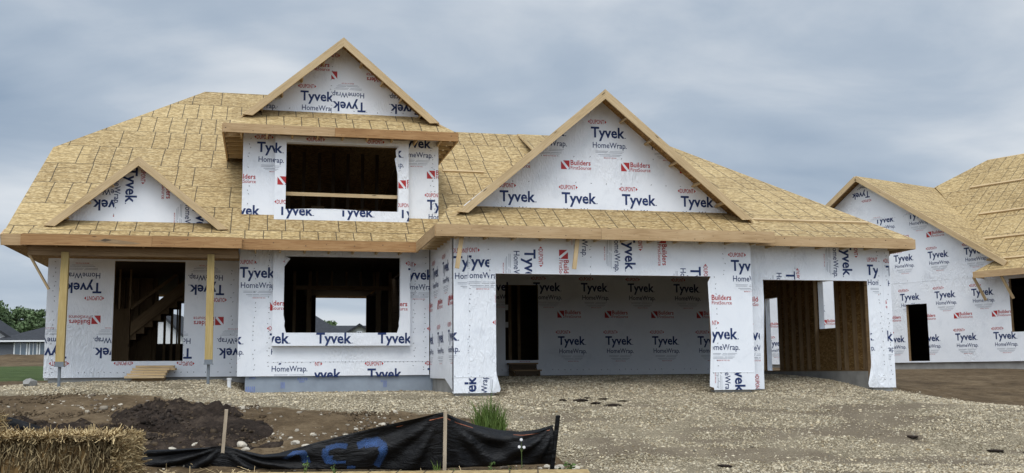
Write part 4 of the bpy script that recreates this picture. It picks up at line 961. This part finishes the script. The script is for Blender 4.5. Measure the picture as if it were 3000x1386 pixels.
# ------------------------------------------------------------------ straw bales
def bale(name, centre, L, Wd, Hh, yaw, label, n=9000, seed=1):
    t = thing(name, centre, label, 'bale'); rg = np.random.default_rng(seed)
    cr, sr = math.cos(yaw), math.sin(yaw)
    def tr(p): return np.stack([centre[0]+p[:, 0]*cr-p[:, 1]*sr, centre[1]+p[:, 0]*sr+p[:, 1]*cr, centre[2]+p[:, 2]], 1)
    # lumpy body, flakes across the length
    nx, ny = 80, 22; Vs = []; Fs = []; off = 0; T = []
    def side(fn, na, nb):
        nonlocal off
        A, B = np.meshgrid(np.linspace(0, 1, na), np.linspace(0, 1, nb)); p = fn(A.ravel(), B.ravel())
        c = np.array([noise.noise(Vector((q[0]*11, q[1]*11, q[2]*2.2)))*.65+noise.noise(Vector((q[0]*30, q[1]*30, q[2]*7)))*.45 for q in p]); d = np.array([noise.noise(Vector((q[0]*3, q[1]*3, q[2]*3+5))) for q in p])
        ctr = np.array([0, 0, Hh/2]); nrm = (p-ctr)/np.array([L, Wd, Hh]); nrm = nrm/np.maximum(np.linalg.norm(nrm, axis=1, keepdims=True), 1e-6)
        p = p-np.clip(np.abs((p-ctr)/np.array([L, Wd, Hh])*2).sum(1)-2.2, 0, 1)[:, None]*nrm*.10+nrm*(c*.022+d*.03)[:, None]
        i = np.arange((na-1)*(nb-1)); r, q = i//(na-1), i % (na-1); a = r*na+q+off
        Vs.append(p); Fs.append(np.stack([a, a+1, a+na+1, a+na], 1)); off += len(p)
        k = np.clip(.42+c*1.5, 0, 1)[:, None]; T.append(np.array([[.018, .011, .004]])*(1-k)+np.array([[.165, .100, .038]])*k)
    side(lambda u, v: np.stack([(u-.5)*L, np.full_like(u, -Wd/2), v*Hh], 1), 220, 70)
    side(lambda u, v: np.stack([(.5-u)*L, np.full_like(u, Wd/2), v*Hh], 1), 60, 20)
    side(lambda u, v: np.stack([np.full_like(u, L/2), (u-.5)*Wd, v*Hh], 1), 50, 50)
    side(lambda u, v: np.stack([np.full_like(u, -L/2), (.5-u)*Wd, v*Hh], 1), 50, 50)
    side(lambda u, v: np.stack([(u-.5)*L, (v-.5)*Wd, np.full_like(u, Hh)], 1), 120, 50)
    arr_mesh('bale_core', tr(np.concatenate(Vs)), np.concatenate(Fs), 'straw', np.concatenate(T), t, True)
    # loose stalks
    f = rg.choice(3, n, p=[.15, .37, .48]); P = rg.random((n, 3)); D = rg.normal(0, 1, (n, 3))
    pos = np.empty((n, 3)); pos[:, 0] = (P[:, 0]-.5)*L; pos[:, 1] = (P[:, 1]-.5)*Wd; pos[:, 2] = P[:, 2]*Hh
    fr, en, tp = f == 0, f == 1, f == 2
    pos[fr, 1] = -Wd/2-.005; D[fr] *= [.22, .35, 1.0]; pos[en, 0] = L/2+.005; D[en] *= [.45, .8, 1.0]; pos[tp, 2] = Hh+.005; D[tp] *= [1, 1, .30]
    rim = tp & (rg.random(n) < .22); pos[rim, 1] = -Wd/2+rg.normal(0, .03, rim.sum())
    D /= np.linalg.norm(D, axis=1, keepdims=True); ln = rg.uniform(.06, .26, n)
    ln[fr] *= .75
    nm = np.zeros((n, 3)); nm[fr, 1] = -1; nm[en, 0] = 1; nm[tp, 2] = 1
    D = D+nm*np.abs(rg.normal(0, .22, (n, 1))); side_ = np.cross(D, nm+.3*rg.normal(0, 1, (n, 3))); side_ /= np.maximum(np.linalg.norm(side_, axis=1, keepdims=True), 1e-5)
    wv = side_*rg.uniform(.0028, .006, (n, 1)); e = D*ln[:, None]/2; pos += nm*.008
    mid = nm*rg.uniform(0, .015, (n, 1))
    q = np.stack([pos-e-wv, pos-e+wv, pos+mid-wv, pos+mid+wv, pos+e-wv, pos+e+wv], 1).reshape(-1, 3)
    i = np.arange(n)[:, None]*6; F = np.concatenate([i+[[0, 1, 3, 2]], i+[[2, 3, 5, 4]]])
    k = rg.random((n, 1))**1.2; tone = np.array([[.14, .085, .034]])*(1-k)+np.array([[.70, .54, .29]])*k
    tone[fr] *= (.25+.6*rg.random((fr.sum(), 1))**1.8)  # front stalks darkened, shade of the top-lit bale put into their colour
    arr_mesh('straw_stalks', tr(q), F, 'straw', np.repeat(tone, 6, 0), t)
    return t
bale('straw_bale', (-2.60, 13.55, -.06), 2.2, .85, .90, math.radians(-11), 'big square straw bale with frayed top in front of the black fence', 15000, 3)
bale('straw_bale', (-4.32, 14.0, -.06), 2.4, .9, 1.14, math.radians(-16), 'taller straw bale cut off by the left edge with only its corner in view', 5000, 9)

def loose_straw():
    n = 1500; k = RNG.random(n) < .6; X = np.where(k, RNG.normal(-1.0, .5, n), RNG.uniform(-2.2, 4.6, n)); Y = np.where(k, RNG.normal(15.9, .35, n), RNG.uniform(15.0, 16.2, n)); Z = gz0(X, Y)+RNG.uniform(.005, .06, n)
    D = RNG.normal(0, 1, (n, 3))*[1, .8, .28]; D /= np.linalg.norm(D, axis=1, keepdims=True); P = np.stack([X, Y, Z], 1); e = D*RNG.uniform(.05, .16, (n, 1)); w_ = np.cross(D, [0, -.6, .8])*RNG.uniform(.003, .006, (n, 1))
    V = np.stack([P-e-w_, P-e+w_, P+e+w_, P+e-w_], 1).reshape(-1, 3); t = RNG.random((n, 1)); tone = np.array([[.22, .15, .07]])*(1-t)+np.array([[.66, .52, .30]])*t
    o = arr_mesh('loose_straw', V, np.arange(4*n).reshape(-1, 4), 'straw', np.repeat(tone, 4, 0)); o['kind'] = 'stuff'
loose_straw()

# ------------------------------------------------------------------ sheathing panels lying in front
pn = thing('sheathing_stack', (2, 15.2, 0), 'stack of pale sheathing panels lying flat in front of the black fence', 'panels')
A_, B_ = Vector((-0.552,16.221,0.129)), Vector((4.630,14.943,0.143)); dv = (B_-A_).normalized(); nv_ = Vector((dv.y, -dv.x, 0))
for k in range(4):
    z = -.012*k*1.6; o = random.uniform(-.03, .03); p = A_+dv*o+Vector((0, 0, z)); qv = B_+dv*o+Vector((0, 0, z))
    bb = MB(); L_ = (qv-p).length
    bb.prism([p, p+nv_*1.22, qv+nv_*1.22, qv], (0, 0, -.017), 'osb' if k == 0 else 'osb_plain', 'lumber', 'osb_plain', lambda c: ((c-A_).dot(dv), (c-A_).dot(nv_)+.2)); bb.build('panel', pn)
bb = MB(); bb.prism([A_+Vector((.1, -.05, -.10)), A_+nv_*1.1+Vector((.1, 0, -.10)), B_+nv_*1.1+Vector((-.1, 0, -.1)), B_+Vector((-.1, -.05, -.1))], (0, 0, -.12), 'stud'); bb.build('bearer', pn)

# ------------------------------------------------------------------ soil heap, clods, rocks
def heap(name, q, label, n=90):
    cx, cy, rx, ry, hh, seed = q; xs = np.linspace(-1.3, 1.3, n); X, Y = np.meshgrid(xs, xs); P = []
    for x, y in zip(X.ravel(), Y.ravel()):
        wx, wy = cx+x*rx, cy+y*ry; r = math.hypot(x, y); k = max(0, 1-r+.6*noise.noise(Vector((x*2.1, y*2.1, seed))))
        lump = noise.fractal(Vector((wx*4.5, wy*4.5, seed)), .65, 2.3, 5)
        P.append((wx, wy, gz(wx, wy)+hh*min(1, k*2.2)**.7*(1+.62*lump)+.05*abs(noise.noise(Vector((wx*11, wy*11, seed))))*min(1, k*3)-(.07 if k <= .02 else 0)))
    i = np.arange((n-1)**2); r, c = i//(n-1), i % (n-1); A = r*n+c
    o = arr_mesh(name, np.array(P), np.stack([A, A+1, A+n+1, A+n], 1), 'soil', None, None, False); return tag(o, label, 'soil heap')
heap('soil_heap', HEAPS[0], 'heap of dark clumpy topsoil dumped on the brown dirt')
heap('soil_heap', HEAPS[1], 'low dark soil spill between the big heap and the tall stake')
heap('soil_heap', HEAPS[2], 'dark soil bank behind the fence at the left edge')
def rock(x, y, s, label, cat='rock', mat='rock', name='rock', group=None, seed=0, fl=.65):
    import bmesh
    bm = bmesh.new(); bmesh.ops.create_icosphere(bm, subdivisions=2, radius=1)
    for v in bm.verts:
        c = v.co.copy(); k = 1+.35*noise.noise(c*1.3+Vector((seed*3.1, 0, 0)))+.15*noise.noise(c*3+Vector((0, seed, 0)))
        v.co = Vector((c.x*k*s*1.25, c.y*k*s*.9, c.z*k*s*fl))
    me = bpy.data.meshes.new(name); bm.to_mesh(me); bm.free(); me.materials.append(M[mat]); o = bpy.data.objects.new(name, me); C.objects.link(o)
    o.location = (x, y, gz(x, y)+s*fl*.45); o.rotation_euler = (0, 0, seed*1.7); return tag(o, label, cat, group)
rk = [(-1.85, 18.9, .07), (-1.15, 18.65, .065), (-.30, 17.75, .09), (-.22, 17.55, .06), (-1.35, 17.6, .07), (-1.0, 17.75, .08), (.72, 17.6, .07), (.55, 17.75, .08), (.95, 17.7, .06), (.65, 17.45, .06), (1.1, 17.55, .055),
      (-2.2, 18.1, .05), (-.75, 18.0, .055), (-1.7, 17.5, .05), (-.45, 19.0, .06), (-3.6, 19.0, .06), (1.6, 18.6, .04), (2.1, 18.9, .045)]
for k, (x, y, s) in enumerate(rk):
    rock(x, y, s, 'fist sized pale limestone lump lying loose on the brown dirt behind the fence', group='loose pale rocks on the dirt', seed=k+1)
for k, (x, y, s) in enumerate([(4.45, 16.15, .085), (4.6, 16.3, .075), (4.72, 16.05, .07), (4.42, 16.4, .06), (4.85, 16.25, .06), (4.62, 16.0, .05)]):
    rock(x, y, s, 'pale stone piled at the foot of the black end stake', group='stones piled at the end stake', seed=k+40)
rock(-4.98, 25.3, .16, 'grey rounded boulder at the left corner of the porch', seed=71, mat='conc', fl=.7)
for k, (x, y, s) in enumerate([(6.35, 20.9, .16), (6.9, 21.1, .10), (6.55, 20.5, .12), (7.2, 20.75, .09), (6.0, 21.0, .10), (6.8, 20.2, .13), (6.62, 21.3, .08)]):
    rock(x, y, s, 'flat dark mud clump lying on pale gravel before the garage opening', 'clod', 'soil', 'mud_clod', 'mud clumps before the garage', k+80, .22)
for k, (x, y, s) in enumerate([(13.3, 16.4, .16), (12.7, 16.6, .13), (11.6, 17.4, .12), (14.4, 17.0, .16), (7.3, 16.1, .12)]):
    rock(x, y, s, 'flat dark mud clump pressed into the gravel drive', 'clod', 'soil', 'mud_clod', 'mud clumps on the gravel drive', k+95, .2)

# ------------------------------------------------------------------ plants
def blades(name, x, y, n, rad, h0, h1, label, cat, wd=.008, seed=0, lean=.3, c0=(.05, .085, .015), c1=(.13, .19, .045)):
    rg = np.random.default_rng(seed); V = []; F = []; T = []
    for k in range(n):
        a, r = rg.uniform(0, 6.28), rad*math.sqrt(rg.random()); px, py = x+r*math.cos(a), y+r*math.sin(a); h = rg.uniform(h0, h1)*(1-.35*r/rad)
        b = rg.uniform(0, 6.28); dx, dy = math.cos(b)*lean*h*rg.random(), math.sin(b)*lean*h*rg.random(); sx, sy = rg.normal(0, 1), rg.normal(0, 1)*.4
        l = math.hypot(sx, sy) or 1; sx, sy = sx/l*wd, sy/l*wd; i = len(V); z = gz(px, py)-.02; t = rg.random()
        for m in range(5):
            q = m/4; cx, cy, cz = px+dx*q*q, py+dy*q*q, z+h*(q-.12*q*q*rg.random()); w_ = (1-q)**.6
            V += [(cx-sx*w_, cy-sy*w_, cz), (cx+sx*w_, cy+sy*w_, cz)]; T += [tuple(u+(v-u)*t for u, v in zip(c0, c1))]*2
        F += [(i+2*m, i+2*m+1, i+2*m+3, i+2*m+2) for m in range(4)]
    return tag(arr_mesh(name, np.array(V), np.array(F), 'blade', np.array(T)), label, cat)
def weed(name, x, y, h, spread, n, label, leaf=.045, seed=0, cat='weed'):
    rg = np.random.default_rng(seed); t = thing(name, (x, y, gz(x, y)), label, cat); sb = MB(); V = []; F = []; T = []; z = gz(x, y)
    for k in range(max(3, n//12)):
        a = rg.uniform(0, 6.28); e = (x+math.cos(a)*spread*rg.random(), y+math.sin(a)*spread*.6*rg.random(), z+h*rg.uniform(.55, 1)); sb.cyl((x, y, z-.03), e, .006, .003, 'stem', 5)
        for m in range(12):
            q = rg.uniform(.25, 1.05); c = np.array([x+(e[0]-x)*q, y+(e[1]-y)*q, z+(e[2]-z)*q])+rg.normal(0, .02, 3); d = rg.normal(0, 1, 3)*[1, 1, .5]; d /= np.linalg.norm(d); s_ = np.cross(d, rg.normal(0, 1, 3)); s_ /= np.linalg.norm(s_)
            l = leaf*rg.uniform(.6, 1.3); i = len(V); V += [c, c+d*l*.5+s_*l*.28, c+d*l, c+d*l*.5-s_*l*.28]; F.append((i, i+1, i+2, i+3)); g = rg.random(); T += [(.045+.07*g, .085+.09*g, .02+.03*g)]*4
    sb.build('stem', t); arr_mesh('foliage', np.array(V), np.array(F), 'leaf', np.array(T), t); return t
blades('grass_tuft', 3.78, 17.8, 460, .26, .35, 1.0, 'tall dense tuft of green grass rising behind the black fence', 'grass tuft', .011, 3, .55)
blades('grass_tuft', 3.45, 17.2, 110, .30, .15, .42, 'shorter grass spreading left of the tall tuft behind the fence', 'grass tuft', .009, 5, .6)
weed('weed', .62, 15.62, .52, .14, 40, 'spindly leafy weed in front of the low sagging part of the fence', .05, 2)
weed('weed', 1.02, 15.55, .32, .12, 24, 'low weed right of the spindly one beneath the blue paint', .04, 3)
blades('grass_tuft', 2.53, 15.55, 16, .04, .3, .46, 'small upright grass sprout just left of the middle stake', 'grass tuft', .012, 8, .3)
blades('grass_tuft', 2.78, 15.5, 22, .06, .22, .36, 'short grass sprout at the foot of the middle stake', 'grass tuft', .011, 11, .9)
weed('weed', 3.28, 15.42, .33, .22, 40, 'low leafy weed under the right fence panel nearer the middle stake', .05, 5)
weed('weed', 3.62, 15.35, .30, .22, 40, 'low leafy weed under the right fence panel below the white flower', .05, 6)
weed('weed', 4.45, 15.3, .30, .22, 64, 'broad leafy weed beside the black end stake', .07, 7)
blades('grass_tuft', 4.52, 15.25, 40, .14, .16, .3, 'short grass among the leafy weed beside the end stake', 'grass tuft', .016, 12, 1.3)
blades('grass_tuft', 4.15, 17.4, 14, .05, .15, .34, 'single thin grass sprout between the tall tuft and the end stake', 'grass tuft', .006, 15, .5)
fl = thing('flower', (3.773,15.445,0.229), 'thin weed with three white flower heads in front of the right fence panel', 'flower'); sb = MB()
base, kn = Vector((3.773,15.445,0.229)), Vector((3.764,15.428,0.369))
for e in ((3.755,15.406,0.556), (3.728,15.426,0.451), (3.797,15.411,0.444)):
    e = Vector(e); sb.cyl(kn, e, .004, .003, 'stem', 5)
    pb = MB()
    for m in range(9):
        a = m*.698; ex = Vector((math.cos(a)*.024, -.012, math.sin(a)*.024)); pr = Vector((-math.sin(a)*.010, 0, math.cos(a)*.010))
        pb.face([e, e+ex*.6+pr, e+ex, e+ex*.6-pr], 'petal')
    pb.cyl(e+Vector((0, -.012, 0)), e+Vector((0, .008, 0)), .016, .020, 'petal', 9); pb.build('petals', fl)
sb.cyl(base-Vector((0, 0, .08)), kn, .006, .004, 'stem', 6); sb.build('stem', fl)

# ------------------------------------------------------------------ far houses and trees
def far_house(name, cx, cy, L, Wd, eave, ridge, base, yaw, wall_m, roof_m, label, gable_front=False, wins=(), hip=0.):
    t = thing(name, (cx, cy, base), label, 'house'); cr, sr = math.cos(yaw), math.sin(yaw)
    T = lambda x, y, z: Vector((cx+x*cr-y*sr, cy+x*sr+y*cr, z))
    b = MB(); h = L/2; d = Wd/2
    if gable_front:    # ridge along y, gable faces the camera
        b.prism([T(-h, -d, base), T(h, -d, base), T(h, -d, eave), T(0, -d, ridge-.1), T(-h, -d, eave)], T(0, Wd, 0)-T(0, 0, 0), wall_m); b.build('wall', t)
        for s_ in (-1, 1): roof('roof', [[T(s_*(h+.4), -d-.4, eave-.25), T(s_*(h+.4), d+.4, eave-.25), T(0, d+.4, ridge), T(0, -d-.4, ridge)]], .16, roof_m, t)
    else:
        b.prism([T(-h, -d, base), T(h, -d, base), T(h, -d, eave), T(-h, -d, eave)], T(0, Wd, 0)-T(0, 0, 0), wall_m); 
        if not hip: b.prism([T(-h, -d, eave), T(-h, d, eave), T(-h, 0, ridge-.1)], T(L, 0, 0)-T(0, 0, 0), wall_m)
        b.build('wall', t)
        for s_ in (-1, 1): roof('roof', [[T(-h-.4, s_*(d+.4), eave-.05), T(h+.4, s_*(d+.4), eave-.05), T(h+.4-hip, 0, ridge), T(-h-.4+hip, 0, ridge)]], .16, roof_m, t)
        if hip:
            for s_ in (-1, 1): roof('roof', [[T(s_*(h+.4), -d-.4, eave-.05), T(s_*(h+.4), d+.4, eave-.05), T(s_*(h+.4-hip), 0, ridge)]], .16, roof_m, t)
        bb = MB(); bb.board(T(-h-.4, -d-.42, eave-.1), T(h+.4, -d-.42, eave-.1), .1, .06, 'trim'); bb.build('gutter', t)
    for (x, z, w_, hh) in wins:
        f = MB(); f.prism([T(x-w_/2-.09, -d-.05, z-.09), T(x+w_/2+.09, -d-.05, z-.09), T(x+w_/2+.09, -d-.05, z+hh+.09), T(x-w_/2-.09, -d-.05, z+hh+.09)], T(0, .06, 0)-T(0, 0, 0), 'trim'); fo_ = f.build('window', t)
        g_ = MB()
        for k in range(2): 
            xa = x-w_/2+k*(w_/2+.03)
            g_.prism([T(xa, -d-.07, z), T(xa+w_/2-.03, -d-.07, z), T(xa+w_/2-.03, -d-.07, z+hh), T(xa, -d-.07, z+hh)], T(0, .03, 0)-T(0, 0, 0), 'glass')
        gg = g_.build('pane', fo_); gg.matrix_parent_inverse = Matrix.Identity(4); gg.parent = fo_
    return t
rh = math.radians
far_house('far_house', -12.9, 79.5, 7.4, 8, 3.95, 5.1, 1.6, rh(-6), 'siding_grey', 'shingle', 'low grey house with dark roof left of the porch beneath the trees', wins=((-2.3, 2.75, .7, 1.0), (-1.5, 2.75, .4, 1.0), (-.7, 2.75, .7, 1.0)), hip=2.6)
far_house('far_house', -19.4, 78.5, 7.2, 3, 3.9, 6.3, 1.6, rh(-6), 'siding_white', 'shingle', 'pale gabled house cut off by the left edge beside the grey house', True)
far_house('far_house', -6.95, 86, 3.6, 7, 4.3, 6.3, 1.6, rh(-8), 'siding_white', 'shingle', 'white gabled house with dark roof seen through the front doorway', True)
far_house('far_house', 4.2, 92, 4.6, 6, 4.85, 6.5, 1.6, rh(-4), 'siding_grey', 'shingle', 'dark roofed house seen at left through the lower window', hip=2.55)
far_house('far_house', 8.2, 100, 4.4, 6, 5.25, 6.0, 1.6, rh(-4), 'siding_tan', 'shingle', 'pale house with grey roof seen at right through the lower window', wins=((-.2, 4.6, .4, .4), (.9, 4.6, .4, .4)))
far_house('far_house', 8.35, 95, 1.9, 3, 5.25, 5.9, 1.6, rh(-4), 'siding_tan', 'shingle', 'small pale gable at the right of the roofs seen through the lower window', True, wins=((0, 4.75, .3, .4),))
def tree(x, y, base, h, rad, label, seed, n=5200, leaf=.34, c=(.105, .148, .068)):
    rg = np.random.default_rng(seed); t = thing('broadleaf_tree', (x, y, base), label, 'tree', 'distant trees at the left'); tb = MB()
    tb.cyl((x, y, base-.3), (x+.1, y, base+h*.45), .28, .18, 'bark', 8)
    cl = []
    for k in range(26):
        a = rg.uniform(0, 6.28); q = rg.uniform(.22, 1.0); r = rad*math.sin(math.pi*min(.98, q*.78+.12))*rg.uniform(.35, .95); p = np.array([x+r*math.cos(a), y+r*math.sin(a), base+h*(.12+.80*q)]); cl.append((p, rg.uniform(.20, .40)*rad))
        if k < 12: tb.cyl((x+.1, y, base+h*.30), tuple(p), .11, .03, 'bark', 5)
    tb.build('trunk', t)
    idx = rg.integers(0, len(cl), n); ctr = np.array([cl[i][0] for i in idx]); rr = np.array([cl[i][1] for i in idx]); d = rg.normal(0, 1, (n, 3)); d /= np.linalg.norm(d, axis=1, keepdims=True)
    P = ctr+d*(rr*rg.random(n)**.4)[:, None]*[1, 1, .8]; e = rg.normal(0, 1, (n, 3)); e /= np.linalg.norm(e, axis=1, keepdims=True); f = np.cross(e, rg.normal(0, 1, (n, 3))); f /= np.linalg.norm(f, axis=1, keepdims=True)
    s_ = leaf*rg.uniform(.5, 1.2, (n, 1)); V = np.stack([P, P+e*s_*.5+f*s_*.35, P+e*s_, P+e*s_*.5-f*s_*.35], 1).reshape(-1, 3); g = (rg.random((n, 1))*.6+np.array([[i % 5/8] for i in idx])); tone = np.array([c])*(.6+.9*g)
    arr_mesh('crown', V, np.arange(4*n).reshape(-1, 4), 'leaf', np.repeat(tone, 4, 0), t); return t
tree(-27.4, 118, 1.6, 8.1, 3.0, 'rounded broadleaf tree cut by the left edge, above the pale house', 1)
tree(-25.0, 121, 1.6, 7.8, 2.3, 'upright broadleaf tree standing just right of the leftmost one', 2)
tree(-22.6, 117, 1.6, 7.0, 2.0, 'shorter broadleaf tree above the grey house next to the porch', 3)
tree(-20.8, 124, 1.6, 5.9, 2.2, 'low dark tree half hidden behind the porch wall edge', 4)
tree(7.0, 116, 1.6, 5.7, 1.5, 'tree top showing between the roofs seen through the lower window', 5, 2600)
tree(-6.1, 112, 1.6, 4.9, 1.8, 'tree top beside the white house seen through the front doorway', 6, 2000)
# bushes below the grey house
weed('shrub', -11.9, 70, 1.5, 1.3, 160, 'green shrub before the grey house left of the porch', .22, 21, 'shrub')
# dirt bank across the field
def berm():
    xs = np.linspace(-60, 40, 160); ys = np.linspace(54, 68, 18); X, Y = np.meshgrid(xs, ys); k = np.clip(1-np.abs((Y-61)/7), 0, 1)
    Z = gz0(X, Y)-.25+k*(.72+.45*vnoise(X, Y, .12, 3))*(1-.55*np.clip((X+7.5)/4, 0, 1))+vnoise(X, Y, .6, 4)*.14*k
    V = np.stack([X, Y, Z], -1).reshape(-1, 3); nx = len(xs); i = np.arange((len(ys)-1)*(nx-1)); r, c = i//(nx-1), i % (nx-1); A = r*nx+c
    o = arr_mesh('earth_bank', V, np.stack([A, A+1, A+nx+1, A+nx], 1), 'ground', None, None, True); o['kind'] = 'structure'
    at_ = o.data.color_attributes.new('mask', 'FLOAT_COLOR', 'POINT'); at_.data.foreach_set('color', np.tile([0, 0, 0, 1], len(V)).astype(np.float32))
berm()
